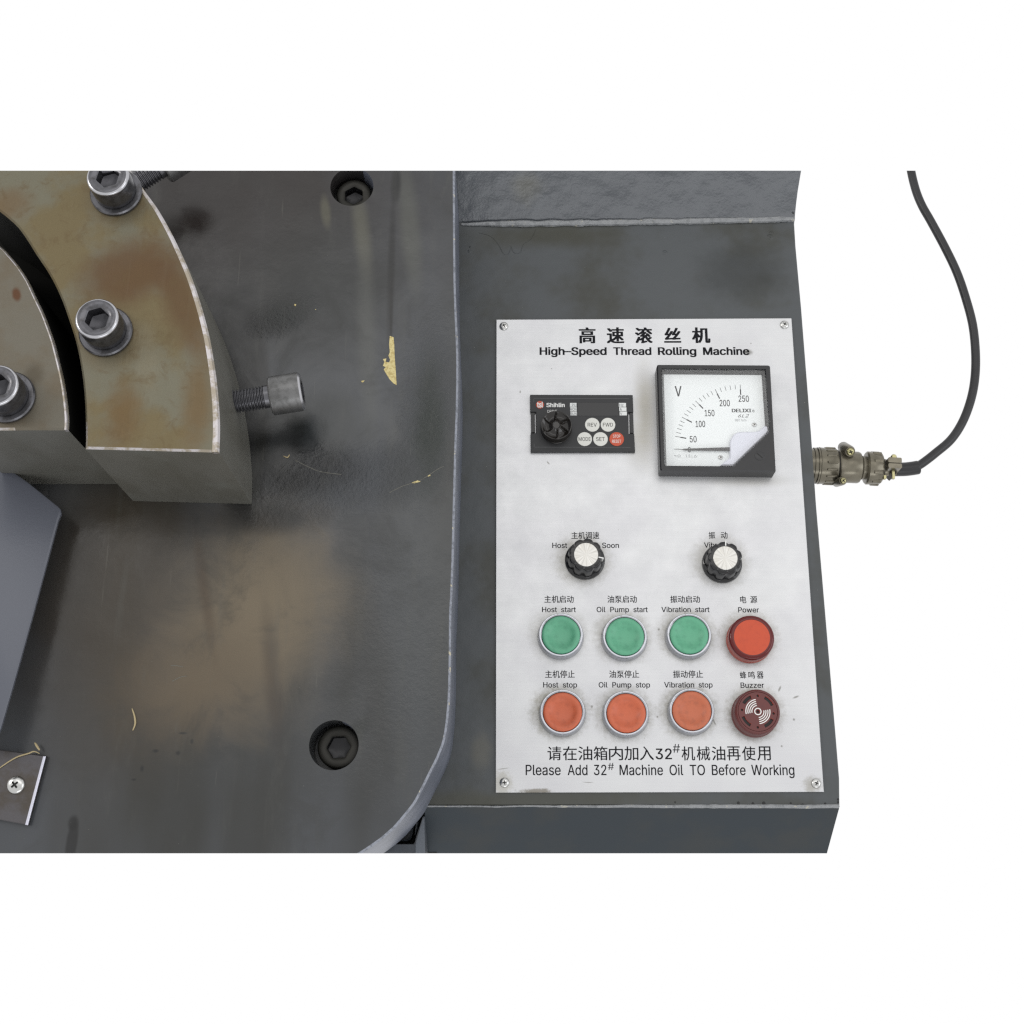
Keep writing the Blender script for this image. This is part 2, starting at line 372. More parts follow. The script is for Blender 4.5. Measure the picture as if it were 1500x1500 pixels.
M_THR = Mat('dark_thread_steel', srgb(104, 104, 108), 0.3, 0.8).done()
M_SCREW = Mat('nickel_screw', srgb(190, 190, 188), 0.24, 1.0).done()
M_CROSS = Mat('screw_recess', srgb(70, 70, 68), 0.5, 0.4).done()
M_GOLD = Mat('yellow_zinc_screw', srgb(160, 155, 118), 0.25, 1.0).done()
# guard and bracket ---------------------------------------------------
m = Mat('blue_grey_sheet_paint', srgb(80, 83, 92), 0.34); m.mix(m.ramp(m.noise(0.012, 3, 0.5), 0.35, 0.7), srgb(70, 73, 84), 0.7); m.grain(1.6, 0.12)
m.height(m.noise(0.6, 2, 0.5), 0.06); M_GUARD = m.done(0.6)
m = Mat('scuffed_stainless', srgb(88, 86, 88), 0.33, 0.85); m.mix(m.ramp(m.noise(0.05, 4, 0.6, off=4), 0.4, 0.65), srgb(76, 70, 62), 0.8)
m.grain(1.2, 0.15); M_BRKT = m.done()
M_BRKE = Mat('bracket_cut_edge', srgb(196, 196, 208), 0.3, 0.6).done()
M_STRAW = Mat('dry_straw', srgb(158, 144, 110), 0.6).done()
m = Mat('yellow_primer', srgb(196, 182, 128), 0.55); m.mix(m.ramp(m.noise(0.5, 3, 0.7), 0.45, 0.6), srgb(164, 144, 86), 0.8); M_CHIP = m.done()
# panel ---------------------------------------------------------------
ZP = 1.5
m = Mat('brushed_aluminium', srgb(197, 198, 199), 0.42, 0.7)
br = m.noise(0.5, 3, 0.6, (0.04, 3.2, 1)); n2 = m.noise(0.06, 4, 0.6, off=50); nf = m.noise(0.3, 4, 0.7, off=55)
m.mix(m.ramp(m.noise(0.02, 3, 0.5), 0.35, 0.7), srgb(188, 188, 191), 0.6)
SM = srgb(138, 134, 120)
for q in ((945, 600, 17, 66, .75), (1100, 704, 60, 10, .35), (935, 650, 20, 40, .4)):
    m.mix(pblob(m, q[0], q[1], q[2], q[3], ZP, 0, 0.9, n2, 0.45), SM, q[4])
for (x, y, k) in ((821, 932, .3), (915, 934, .42), (1009, 932, .5), (1100, 936, .5), (823, 1045, .65), (917, 1048, .5), (1012, 1044, .6), (1108, 1046, .62), (856, 822, .4), (1058, 824, .35)):
    m.mix(pblob(m, x-3, y-2, 42, 40, ZP, 0, 0.45, nf, 0.35), srgb(118, 114, 98), min(.9, k*1.35))
for q in ((986, 912, 2, 8, -32), (1046, 1057, 1.5, 6, 24), (963, 1050, 1.6, 1.6, 0), (1142, 1009, 1.6, 5, -25), (1166, 1021, 5, 1.6, 20), (1163, 1054, 2, 2, 0), (867, 1035, 2, 2, 0), (965, 922, 2, 2, 0),
          (1145, 1093, 1.6, 1.6, 0), (803, 678, 3, 1.2, -50), (762, 574, 1, 2.4, 0), (808, 540, 1, 1, 0), (737, 1126, 9, 0.6, 8), (861, 1146, 8, 0.6, -3), (1096, 516, 7, 5, 0), (1100, 503, 1, 1, 0)):
    m.mix(pblob(m, q[0], q[1], q[2], q[3], ZP, q[4], 0.6, nf, 0.3), srgb(96, 94, 84), 0.7)
m.mix(pblob(m, 785, 1159, 26, 4, ZP, 0, 0.5, nf, 0.8), srgb(96, 88, 68), 0.8)
m.mix(pblob(m, 1190, 1150, 14, 12, ZP, 0, 0.6, nf, 0.8), srgb(130, 126, 112), 0.6)
m.mix(pblob(m, 735, 1148, 16, 20, ZP, 0, 0.6, nf, 0.8), srgb(150, 146, 130), 0.5)
m.mix(m.ramp(m.noise(0.45, 2, 0.6, off=77), 0.76, 0.80), srgb(120, 118, 106), 0.5)
m.mix(m.ramp(br, 0.25, 0.8), srgb(178, 178, 182), 0.22)
m.height(br, 0.012); m.roughv(m.math('SUBTRACT', n2, 0.5), 0.25)
M_ALU = m.done(0.7)
M_INK = Mat('black_ink', srgb(12, 12, 18), 0.7, spec=0.2).done()
M_INKG = Mat('grey_ink', srgb(90, 92, 96), 0.5).done()
M_WINK = Mat('white_ink', srgb(215, 215, 212), 0.5).done()
# controls ------------------------------------------------------------
def plastic(name, c, rough, d=None, coat=0.0):
    m = Mat(name, c, rough, coat=coat).local()
    if d: m.mix(m.ramp(m.noise(0.25, 4, 0.65), 0.42, 0.7), d, 0.6)
    m.height(m.noise(2.0, 2, 0.5), 0.02); return m.done()
M_GREEN = plastic('green_button_plastic', srgb(84, 152, 120), 0.42, srgb(68, 132, 104))
M_RED = plastic('orange_red_button_plastic', srgb(180, 88, 56), 0.42, srgb(158, 76, 48))
M_BRED = plastic('faded_red_button_plastic', srgb(172, 92, 62), 0.45, srgb(146, 80, 56))
m = Mat('button_bezel_chrome', srgb(172, 174, 180), 0.2, 0.95).local(); m.mix(m.ramp(m.noise(0.4, 4, 0.7), 0.55, 0.7), srgb(120, 118, 110), 0.8); M_CHR = m.done()
M_BLACK = plastic('black_meter_plastic', srgb(20, 20, 23), 0.35, srgb(28, 28, 30))
M_KNOB = plastic('glossy_black_knob', srgb(14, 14, 16), 0.2)
m = Mat('spun_aluminium_cap', srgb(204, 203, 199), 0.35, 0.8).local(); M_CAP = m
sep = m.N.new('ShaderNodeSeparateXYZ'); m.L(m.pos, sep.inputs[0])
ang = m.math('ARCTAN2', sep.outputs[1], sep.outputs[0])
cmb = m.N.new('ShaderNodeCombineXYZ'); m.L(m.math('MULTIPLY', ang, 3.0), cmb.inputs[0])
nz = m.N.new('ShaderNodeTexNoise'); nz.inputs['Scale'].default_value = 1.6; nz.inputs['Detail'].default_value = 4; m.L(cmb.outputs[0], nz.inputs[0])
m.mix(m.ramp(nz.outputs['Fac'], 0.35, 0.7), srgb(160, 158, 153), 0.8); m.mix(m.ramp(m.noise(0.25, 3, 0.6), 0.45, 0.7), srgb(180, 176, 166), 0.4); M_CAP = m.done()
M_DIAL = Mat('white_dial_enamel', srgb(214, 218, 218), 0.45).done()
m = Mat('milky_cover_plastic', srgb(196, 198, 208), 0.3); M_MILK = m.done()
M_LENSR = Mat('dark_red_lens', srgb(84, 20, 20), 0.15, spec=0.35).done()
M_LENSO = plastic('orange_red_lens_face', srgb(178, 66, 34), 0.5, srgb(166, 60, 32))
M_LENSS = plastic('pink_red_lens_side', srgb(140, 66, 56), 0.3)
M_BUZ = plastic('maroon_buzzer_plastic', srgb(88, 38, 36), 0.42, srgb(80, 38, 36))
M_BUZO = Mat('orange_inner_plastic', srgb(206, 66, 30), 0.4).done()
M_KEYP = plastic('charcoal_keypad_plastic', srgb(28, 29, 31), 0.5, srgb(34, 34, 36))
M_KEYF = Mat('keypad_groove', srgb(84, 84, 86), 0.5).done()
M_KDIAL = plastic('smoky_dial_plastic', srgb(26, 23, 20), 0.15)
M_WKEY = plastic('off_white_key', srgb(198, 198, 192), 0.45)
M_OKEY = plastic('orange_key', srgb(176, 70, 42), 0.45)
M_CELL = Mat('pale_label_cell', srgb(204, 206, 204), 0.5).done()
m = Mat('clear_glass', (1, 1, 1, 1), 0.0)                                          # thin pane: see-through with a clear reflection
tr = m.N.new('ShaderNodeBsdfTransparent'); gl = m.N.new('ShaderNodeBsdfGlossy'); gl.inputs['Roughness'].default_value = 0.02
mx = m.N.new('ShaderNodeMixShader'); mx.inputs[0].default_value = 0.035
m.L(tr.outputs[0], mx.inputs[1]); m.L(gl.outputs[0], mx.inputs[2])
m.L(mx.outputs[0], m.N['Material Output'].inputs[0]); M_GLASS = m.m
# connector and cable -------------------------------------------------
m = Mat('olive_grey_anodised', srgb(112, 107, 94), 0.25, 0.6); m.mix(m.ramp(m.noise(0.15, 4, 0.6), 0.4, 0.7), srgb(82, 78, 67), 0.6); M_CON = m.done()
M_COND = Mat('dark_groove_metal', srgb(52, 50, 46), 0.5, 0.4).done()
m = Mat('black_cable_rubber', srgb(20, 20, 23), 0.42); m.mix(m.ramp(m.noise(0.05, 3, 0.6), 0.4, 0.7), srgb(28, 28, 31), 0.7); m.height(m.noise(0.8, 2, 0.5), 0.1); M_CAB = m.done()
M_PAPER = Mat('white_paper', (0.9, 0.9, 0.9, 1), 0.8, spec=0.0).done()

# ------------------------------------------------------------------ text
import os
FONT = None
try:
    FONT = bpy.data.fonts.load(os.path.join(bpy.utils.resource_path('LOCAL'), 'datafiles', 'fonts', 'Inter.woff2'))   # Blender's own interface face
except Exception: FONT = None
from mathutils.geometry import delaunay_2d_cdt
def text_mesh(body, bold=0.0, shear=0.0, space=1.0, res=3):
    """outline of the lettering, filled by winding number"""
    cu = bpy.data.curves.new('lettering', 'FONT'); cu.body = body; cu.size = 1; cu.resolution_u = res
    cu.shear = shear; cu.fill_mode = 'NONE'
    if FONT and all(ord(c) < 0x2100 for c in body): cu.font = FONT
    o = bpy.data.objects.new('lettering', cu); COL.objects.link(o)
    dg = bpy.context.evaluated_depsgraph_get(); dg.update()
    me = bpy.data.meshes.new_from_object(o.evaluated_get(dg))
    bpy.data.objects.remove(o); bpy.data.curves.remove(cu)
    V = [v.co.to_2d() for v in me.vertices]
    E_ = [tuple(e.vertices) for e in me.edges]; bpy.data.meshes.remove(me)
    de = [(min(p), max(p)) if abs(p[0]-p[1]) == 1 else (max(p), min(p)) for p in E_]
    r = delaunay_2d_cdt(V, E_, [], 1, 1e-6); tris = []
    for t in r[2]:
        p = [r[0][i] for i in t]; c = (p[0]+p[1]+p[2])/3; wn = 0
        for i, j in de:
            A, B = V[i], V[j]
            if (A.y <= c.y) != (B.y <= c.y) and A.x+(c.y-A.y)/(B.y-A.y)*(B.x-A.x) > c.x: wn += 1 if B.y > A.y else -1
        if wn: tris.append(t)
    bm = bmesh.new()
    for i, (dx, dy) in enumerate([(0, 0)] if bold <= 0.001 else [(bold*a, bold*c) for a, c in ((-1, -.35), (1, -.35), (-1, .35), (1, .35), (0, 0))]):
        vv = [bm.verts.new((q.x+dx, q.y+dy, i)) for q in r[0]]
        for t in tris: bm.faces.new([vv[k] for k in t])
    for v in [v for v in bm.verts if not v.link_faces]: bm.verts.remove(v)
    return bm
_cap = {}
def caph(bold):
    if bold not in _cap:
        b = text_mesh('H', bold); _cap[bold] = max(v.co.y for v in b.verts); b.free()
    return _cap[bold]
def letter(items, z, mat, parent, name='lettering'):
    """items: (body, x0, x1, ytop, ybase, mode, bold[, shear]) in photo pixels on plane z; mode 'cap' keeps the baseline, 'box' fits the bounds"""
    out = bmesh.new()
    for it in items:
        body, x0, x1, yt, yb, mode, bold = it[:7]; shear = it[7] if len(it) > 7 else 0
        b = text_mesh(body, bold, shear)
        if not b.verts: b.free(); continue
        xs = [v.co.x for v in b.verts]; ys = [v.co.y for v in b.verts]
        X0 = P(x0, yb, z).x; X1 = P(x1, yb, z).x; Y0 = P(x0, yb, z).y; Y1 = P(x0, yt, z).y
        if mode == 'cap': l0, l1 = 0.0, caph(bold)
        else: l0, l1 = min(ys), max(ys)
        ax = (X1-X0)/(max(xs)-min(xs)); ay = (Y1-Y0)/(l1-l0); mx_ = min(xs)
        me = bpy.data.meshes.new('t')
        for v in b.verts: v.co = Vector((X0+(v.co.x-mx_)*ax, Y0+(v.co.y-l0)*ay, z+v.co.z*0.008))
        b.to_mesh(me); b.free(); out.from_mesh(me); bpy.data.meshes.remove(me)
    return obj(name, out, mat, parent, world=True, smooth=False)


# ================================================================== MACHINE TABLE
edge = [(666, 235), (666, 260), (666.4, 330), (667, 400), (668.3, 450), (670.5, 500), (671.3, 540), (670.5, 600), (668.6, 650), (667.3, 700), (665.8, 760), (664.3, 820), (662.6, 870),
        (661, 900), (660.6, 950), (660, 985), (659, 1020), (657, 1047), (654.5, 1068), (650.7, 1087), (646, 1100), (640, 1114), (629, 1136), (613, 1168), (606, 1179.5), (597, 1191), (581, 1210), (571, 1219.5), (560, 1229), (546, 1239), (531, 1249), (512, 1259), (490, 1268)]
ed = spline([P(x, y, ZT).to_2d().to_3d() for x, y in edge], 3)
out = [P(-90, 1268, ZT), P(-90, 235, ZT)]
out = [Vector((p[0], p[1])) for p in ed]+[Vector(p[:2]) for p in out]
H1 = P(515.5, 273.5, ZT); R1 = 31.6/sc(ZT, 515, 273); H2 = P(489, 1091.5, ZT); R2 = 36.4/sc(ZT, 489, 1091)
table = empty('machine_table', P(400, 750, 0.5), 'thick dark grey painted table plate with rounded corner and stained top', 'machine table')
b = bmesh.new()
hole = lambda c, r: [(c.x+r*math.cos(a*math.pi/32), c.y+r*math.sin(a*math.pi/32)) for a in range(64)]
slab(b, out, 0.5, ZT, 1.3, [(hole(H1, R1), 22), (hole(H2, R2), 26)], bevmat=1)
cut(b)
b.normal_update()
for f in b.faces:
    if abs(f.normal.z) < 0.3 and f.material_index == 0 and (f.calc_center_median().x > P(530, 900, 0).x): f.material_index = 2
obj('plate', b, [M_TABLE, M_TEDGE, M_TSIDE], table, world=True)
# chip where the paint has come off
pts = [(571, 492), (576.5, 494), (577.5, 505), (578, 520), (579.5, 540), (581, 564), (577, 562), (571, 556), (566, 548), (562, 541), (565, 538), (561, 536), (563, 530), (561, 526), (566, 525), (565, 530), (570, 531), (571.5, 527), (569, 521), (571, 516), (570, 505)]
b = bmesh.new(); slab(b, [P(x, y, ZT+0.15)[:] for x, y in pts], ZT-0.3, ZT+0.15); obj('paint_chip', b, M_CHIP, table, world=True, smooth=False)
for q in (((616, 705.5), (606, 708), (603, 707), (612, 703.6)), ((631, 696), (628, 698), (626, 697.5), (629, 695)), ((432, 445), (434, 446), (433, 448.5), (430.5, 447)), ((529, 558), (534, 557), (532, 560), (530, 560)), ((462, 452.5), (463, 453), (462.6, 454), (461.6, 453.6))):
    b = bmesh.new(); slab(b, [P(x, y, ZT+0.12)[:] for x, y in q], ZT-0.3, ZT+0.12); obj('paint_chip', b, M_CHIP, table, world=True, smooth=False)
b = bmesh.new()        # pale scratch crossing the rough weld repair
for a in (((432, 674), (452, 684), (470, 691), (500, 695)), ((650, 683), (640, 688), (615, 704), (590, 712), (570, 722)), ((250, 975), (258, 975), (268, 977)), ((252, 998), (264, 992), (274, 990))):
    tube(b, spline([P(x, y, ZT+0.02) for x, y in a], 6), 0.3, 6, rf=lambda i: 0.06+0.2*abs(math.sin(i*1.7)))
tag(obj('scratch', b, Mat('scratch_grey', srgb(96, 95, 88), 0.5).done(), table, world=True), kind='stuff')

# ================================================================== CONSOLE
console = empty('control_console', P(900, 760, -130), 'dark grey painted steel control console carrying the aluminium panel', 'control console')
right = [(1163.5, 326), (1165.5, 360), (1173.7, 450), (1188, 631), (1195.7, 740), (1224.6, 1080), (1229.5, 1140), (1230, 1180)]
KX0 = P(621.5, 1180).x; YF = P(900, 1180).y; YB = P(900, 325).y
rp = [P(x, y) for x, y in right]
KX1 = sum(p.x for p in rp)/len(rp)
outl = [(KX0, YF)]+[(rp[-1].x, YF)]+[(p.x, p.y) for p in rp[::-1][1:-1]]+[(rp[0].x, YB), (KX0, YB)]
b = bmesh.new(); slab(b, outl, -120, 0, 0.8); obj('console_top', b, M_CONS, console, world=True)
# lower front: leans out towards the user as it goes down
A1 = math.radians(36.9); L = 62
def front(x, s, t=0): return Vector((x, YF-math.sin(A1)*s-t*math.cos(A1), -math.cos(A1)*s+t*math.sin(A1)))
nF = Vector((0, -math.cos(A1), math.sin(A1)))
xr = PP(1211, 1250, Vector((0, YF, 0)), nF).x
b = bmesh.new()
xa, xb = KX0, rp[-1].x
secs = []
for s in (0.6, 20, 40, L):
    f0 = xb+(xr-xb)*s/ (PP(1211, 1250, Vector((0, YF, 0)), nF)-Vector((xr, YF, 0))).length
    secs.append([front(xa, s, 0.3), front(f0, s, 0.3), front(f0, s, -3)+Vector((0, 0, 0)), front(xa, s, -3)])
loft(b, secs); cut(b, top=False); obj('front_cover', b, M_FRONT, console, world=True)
# back wall, sloping up and away from the top
A2 = math.radians(43.9)
nW = Vector((0, -math.cos(A2), math.sin(A2))); W0 = Vector((0, YB, 0))
wl = [PP(674, 325, W0, nW), PP(1163.2, 329, W0, nW), PP(1166, 300, W0, nW), PP(1168.5, 280, W0, nW), PP(1176, 235, W0, nW), PP(600, 235, W0, nW), PP(600, 329, W0, nW)]
wl = wl[1:]
b = bmesh.new(); loft(b, [wl, [p-nW*6 for p in wl]])
cut(b, bot=False); obj('back_wall', b, M_WALL, console, world=True)
# weld beads
b = bmesh.new()
pts = []; 
for k in range(150):
    x = 676+k*(1163.5-676)/149; y = 328-7.5*max(0, (x-690)/473)**1.6+0.9*noise.noise((x*0.03, 1, 0))
    p = P(x, y+0.3, 0.6); p.z += 0.5*noise.noise((x*0.09, 4, 0)); pts.append(p)
tube(b, pts, 1.7, 10, rf=lambda i: min(1, .35+i/30)*2.4+0.7*noise.noise((i*0.16, 7, 0))+0.4*noise.noise((i*0.7, 3, 0)))
obj('weld_bead', b, M_WELD, console, world=True)
b = bmesh.new(); pts = []
for k in range(190):
    x = 626+k*(1229-626)/189; y = 1181+1.0*noise.noise((x*0.02, 9, 0)); pts.append(P(x, y, -0.3+0.3*noise.noise((x*0.1, 2, 0))))
tube(b, pts, 0.8, 8, rf=lambda i: 0.55+0.75*min(1, max(0, (i-40)/90))+0.25*noise.noise((i*0.3, 5, 0)))
obj('weld_bead', b, M_WELD, console, world=True)
pits = bmesh.new()
for (x, y, r) in ((872, 1180.5, 1.3), (1081.7, 1176, 1.6), (1103, 1177, 1.5), (1119, 1176.5, 1.9), (1158.5, 1176.5, 1.2), (1176, 1178.5, 1.3), (1209, 1177, 1.2), (989, 1175, .9), (1228, 1171, 1.4), (1228, 1175, 1.2), (958, 325, 1.1), (982, 324, 1.0), (1112, 322, 1.3), (1163, 302, 1.5), (1162, 312, 1.3)):
    p = P(x, y, 0.3 if y > 320 else 6)
    loft(pits, [ring(r/2.05*q, z, 10, p.x, p.y) for q, z in ((1.1, p.z-0.2), (1, p.z+0.02))])
tag(obj('weld_pit', pits, M_DARK, console, world=True), kind='stuff')
# paint run below the weld
b = bmesh.new()
tube(b, spline([P(x, y, 0.0) for x, y in ((702, 341), (718, 346), (730, 358), (737, 371), (743, 373), (747, 368), (748.5, 361), (752, 369), (758, 371.5), (763, 369), (767, 358), (778, 350), (785, 336))], 6), 0.45, 6, rf=lambda i: 0.24+0.06*math.sin(i*.5))
obj('paint_run', b, M_CONS, console, world=True)
b = bmesh.new()
for (x, y, r) in ((688, 368, 3.0), (689, 362, 2.0), (974, 370, 4.2), (1128, 347, 5.0), (1130, 341, 3.5)):
    p = P(x, y, 0); loft(b, [[Vector((p.x+(r/2.05)*q*(1+.25*noise.noise((k, x, 0)))*math.cos(k*.524), p.y+(r/2.05)*q*math.sin(k*.524), z)) for k in range(12)] for q, z in ((1, -.05), (.8, .28), (.35, .4), (.2, .12))])
tag(obj('paint_lump', b, M_CONS, console, world=True), kind='stuff')

# ================================================================== FRAME under the table corner
frame = empty('machine_bed', P(590, 1240, -40), 'grey machine frame corner showing below the rounded table edge', 'machine frame')
zf = -6
b = bmesh.new()
slab(b, [P(x, y, zf)[:] for x, y in ((500, 1236.5), (606, 1236.5), (607.6, 1234), (609.2, 1227), (619.5, 1196), (622, 1196), (623.5, 1262), (500, 1262))], -60, zf, 0.4)
cut(b, top=False); obj('frame_top', b, M_FRAME, frame, world=True)
b = bmesh.new()
slab(b, [P(x, y, zf+.6)[:] for x, y in ((619.2, 1197), (621.2, 1200), (622.6, 1258), (608.2, 1258), (608.2, 1238), (610, 1230))], zf-3, zf+.6, 0.4)
cut(b, top=False); obj('frame_corner_strip', b, M_FRAMEL, frame, world=True)
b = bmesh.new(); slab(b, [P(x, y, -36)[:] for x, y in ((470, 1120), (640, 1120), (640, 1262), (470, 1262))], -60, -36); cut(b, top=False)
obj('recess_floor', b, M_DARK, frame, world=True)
b = bmesh.new()
slab(b, [P(x, y, -22)[:] for x, y in ((540, 1232), (596, 1232), (600, 1230.5), (603, 1226), (605.5, 1216), (606, 1206), (602, 1205), (597, 1190), (540, 1190))], -36, -22, 1.2, bevmat=1)
obj('inner_bracket', b, [M_FRAME, M_FRAMEL], frame, world=True)
b = bmesh.new(); slab(b, [P(x, y, -16)[:] for x, y in ((609.5, 1206), (613, 1203), (611.5, 1214), (608.5, 1224), (607.5, 1222))], -36, -16, 0.5); obj('inner_fin', b, M_FRAME, frame, world=True)

# ================================================================== DIE BLOCKS
out_outer = [(148, 205), (172, 227), (192, 250), (213, 281), (227, 300), (240, 321), (254, 347), (266.7, 374), (278, 400), (288, 427.5), (298, 460), (306.7, 495), (312.5, 528), (317, 560), (320.5, 600), (321.5, 630), (320.5, 662)]
in_outer = [(124.5, 657), (125.3, 640), (124.6, 605), (122.7, 573), (119.5, 545), (114.7, 517), (108.5, 492), (101, 469), (91.5, 442), (80, 416), (67.5, 394), (53.3, 373), (40.5, 352.5), (26.7, 333), (13, 320), (0, 309.5), (-30, 287), (-70, 262)]
M_SLOTBLK = Mat('slot_black', srgb(12, 12, 10), 0.8, 0.0, 0.1).done()  # slot darkness painted into the facing walls and the filler
def die(name, outer, inner, mat, label, slot):
    o = empty(name, P(outer[-1][0]-80, outer[-1][1]-60, ZB)-Vector((0, 0, ZB-ZT)), label, 'die block')
    oc = spline([P(x, y, ZB) for x, y in outer], 3); ic = spline([P(x, y, ZB) for x, y in inner], 3)
    poly = [Vector(p[:2]) for p in oc+ic]
    b = bmesh.new(); slab(b, poly, ZT+0.3, ZB, 1.2)
    cut(b, bot=False); b.normal_update()
    for f in b.faces:
        c = f.calc_center_median()
        if c.z < ZB-1.25: f.material_index = 2
        elif c.z < ZB-0.05: f.material_index = 1
        if c.z < ZB-1.25 and slot(c): f.material_index = 3
        elif c.z < ZB-.05 and slot(c): f.material_index = 0
    obj('block_body', b, [mat, M_BEV, M_DSIDE, M_SLOTBLK], o, world=True)
    # the broad ground bevel along the outer arc
    b = bmesh.new(); n = len(oc)
    return o, oc
d1, oc1 = die('die_segment', out_outer, in_outer, M_DIE, 'large curved die segment with yellow-brown stained top and bright outer edge', lambda c: c.x < P(128, 600, ZB).x and c.y > P(0, 656, ZB).y)
b = bmesh.new(); slab(b, [P(x, y, 92)[:] for x, y in ((-75, 200), (60, 330), (150, 450), (185, 560), (150, 655), (112, 652), (60, 560), (-75, 420))], ZT+.2, 92); cut(b, bot=False)
obj('slot_black_filler', b, M_SLOTBLK, d1, world=True)  # black filler added to darken the slot floor
def bevel_band(parent, oc, wf):
    b = bmesh.new(); rows = []
    n = len(oc)
    for i, p in enumerate(oc):
        t = (oc[min(i+1, n-1)]-oc[max(i-1, 0)]).normalized(); nn = Vector((t.y, -t.x, 0))
        if nn.x < 0: nn = -nn
        wd = wf(i/(n-1)); q = p+nn*0.05
        rows.append([Vector((q.x, q.y, ZB-1.5)), Vector((q.x-1.0*nn.x, q.y-1.0*nn.y, ZB+0.06)), Vector((q.x-wd*nn.x, q.y-wd*nn.y, ZB+0.14)), Vector((q.x-wd*nn.x, q.y-wd*nn.y, ZB-3)), Vector((q.x-.2*nn.x, q.y-.2*nn.y, ZB-3))])
    loft(b, rows); cut(b, bot=False); return obj('ground_bevel', b, M_BEV, parent, world=True)
bevel_band(d1, oc1, lambda t: 1.5+2.3*t)
io = [(-70, 310), (-40, 332), (0, 360), (13, 373), (26.7, 389), (41, 411), (53.3, 437), (63.5, 458), (72, 480), (79, 500), (85, 522.7), (90, 543), (94, 562), (98, 590), (100, 612), (99.5, 629.5)]
d2, oc2 = die('die_segment', io, [(60, 629.2), (-70, 630)], M_DIEI, 'inner grey die segment at the left edge, beside the dark slot', lambda c: c.y > P(0, 628, ZB).y)
bevel_band(d2, oc2, lambda t: 1.15+0.9*t)

# socket cap bolt: shaft axis +Z, base at z = 0
def cap_bolt(label, group, washer=True, head=M_BOLT, rim=M_RIM, R=12.2, H=16.5, name='socket_bolt', ph=0.3):
    o = empty(name, (0, 0, 0), label, 'bolt', group)
    z0 = 0
    if washer:
        z0 = 3.0
        b = bmesh.new(); loft(b, [ring(r, z) for r, z in ((15.2, 0.05), (15.3, 2.0), (14.6, 2.9), (13.4, 3.0), (8, 3.0))]); obj('washer', b, head, o)
    b = bmesh.new()
    prof = [ring(R*.9, z0+0.02), ring(R, z0+0.8), ring(R, z0+H-1.5), ring(R-0.5, z0+H-0.5), ring(R-1.3, z0+H), ring(R*.68, z0+H), hexring(R*.60, z0+H-0.7, ph=ph), hexring(R*.57, z0+H-1.0, ph=ph), hexring(R*.57, z0+H-8.5, ph=ph), ring(R*.30, z0+H-9.5)]
    loft(b, prof, mi=[1, 0, 1, 1, 0, 0, 0, 2, 2])
    for f in b.faces:
        if len(f.verts) > 8 and f.calc_center_median().z > z0+1: f.material_index = 2
    obj('bolt_head', b, [head, rim, M_SOCK if washer else M_BSOCK], o)
    return o
gB = 'socket cap bolts with washers holding the die segments'
bB = cap_bolt('socket cap bolt with washer near the middle of the large die segment', gB); bB.location = P(156, 487, ZB)*MM
bC = copy_tree(bB); bC['label'] = 'socket cap bolt on the inner die segment, half cut by the left edge'; bC.location = P(13, 583, ZB)*MM
bA = copy_tree(bB); bA['label'] = 'socket cap bolt with split washer at the top of the large die segment'; bA.location = P(171, 283.5, ZB)*MM
bA.name = 'socket_bolt'
for ch in bA.children:       # the top bolt is sawn through by the section
    me = ch.data.copy(); b = bmesh.new(); b.from_mesh(me); off = bA.location
    for v in b.verts: v.co = (v.co+off)/MM
    cut(b, bot=False)
    for v in b.verts: v.co = v.co*MM-off
    b.to_mesh(me); b.free(); ch.data = me
# counterbored bolts in the table
gT = 'black socket bolts sunk in the table plate'
t1 = cap_bolt('black socket bolt sunk in its counterbore near the lower table corner', gT, False, M_BLK, M_BLK, 12.9, 12, ph=0.05)
t1.location = (H2+Vector((1.0, 0.6, -26)))*MM
t2 = copy_tree(t1); t2['label'] = 'black socket bolt sunk in its counterbore at the top of the table'; t2.location = (H1+Vector((0, 0, -22.5)))*MM
t2.scale = (0.93, 0.93, 1); t2.rotation_euler = (0, 0, 0.5)
# adjusting bolts, lying level and screwed into the side of the large segment
def adj_bolt(p0, p1, phead, label):
    """p0 start inside block, phead under-head point, p1 head end"""
    d = (p1-p0); d.z = 0; L_ = d.length; d.normalize()
    o = empty('adjusting_bolt', (0, 0, 0), label, 'bolt', 'long adjusting bolts screwed into the side of the large die segment')
    o.location = p0*MM; rz = math.atan2(d.y, d.x)
    R = Matrix.Rotation(rz, 4, 'Z') @ Matrix.Rotation(math.pi/2, 4, 'Y')
    hl = (phead-p0).length
    b = bmesh.new(); rings = []; k = 0; z = 0.0
    while z < hl-3.5:
        rings += [ring(6.0, z, 32), ring(7.2, z+0.75, 32), ring(7.2, z+1.0, 32), ring(6.0, z+1.75, 32)]; z += 2.0
    rings += [ring(6.9, hl-3.2, 32), ring(6.9, hl, 32)]
    loft(b, rings, M=R); thread = (b, o)
    b2 = bmesh.new()
    loft(b2, [ring(11.0, hl, 48), ring(11.9, hl+0.9, 48), ring(12, hl+1.2, 48), ring(12, L_-1.2, 48), ring(11.0, L_-0.1, 48), ring(8.0, L_, 48), hexring(7.2, L_-0.1), hexring(7.0, L_-8), ring(3, L_-8.5)], M=R, mi=[1, 1, 0, 1, 1, 0, 2, 2])
    res = []
    for bb, nm, mt in ((b, 'threaded_shank', M_THR), (b2, 'bolt_head', [M_WORN, M_RIM, M_SOCK])):
        for v in bb.verts: v.co += p0
        cut(bb, bot=False); res.append(obj(nm, bb, mt, o, world=True, sharp=30))
    return o
ZA = 117
adj_bolt(P(318, 592.5, ZA), P(443.5, 573, ZA), P(396, 580.5, ZA), 'grey socket head adjusting bolt jutting right from the die segment')
adj_bolt(P(186, 276, ZA), P(285, 214, ZA), P(236, 244.5, ZA), 'socket head adjusting bolt at the top edge, mostly cut off by the section')

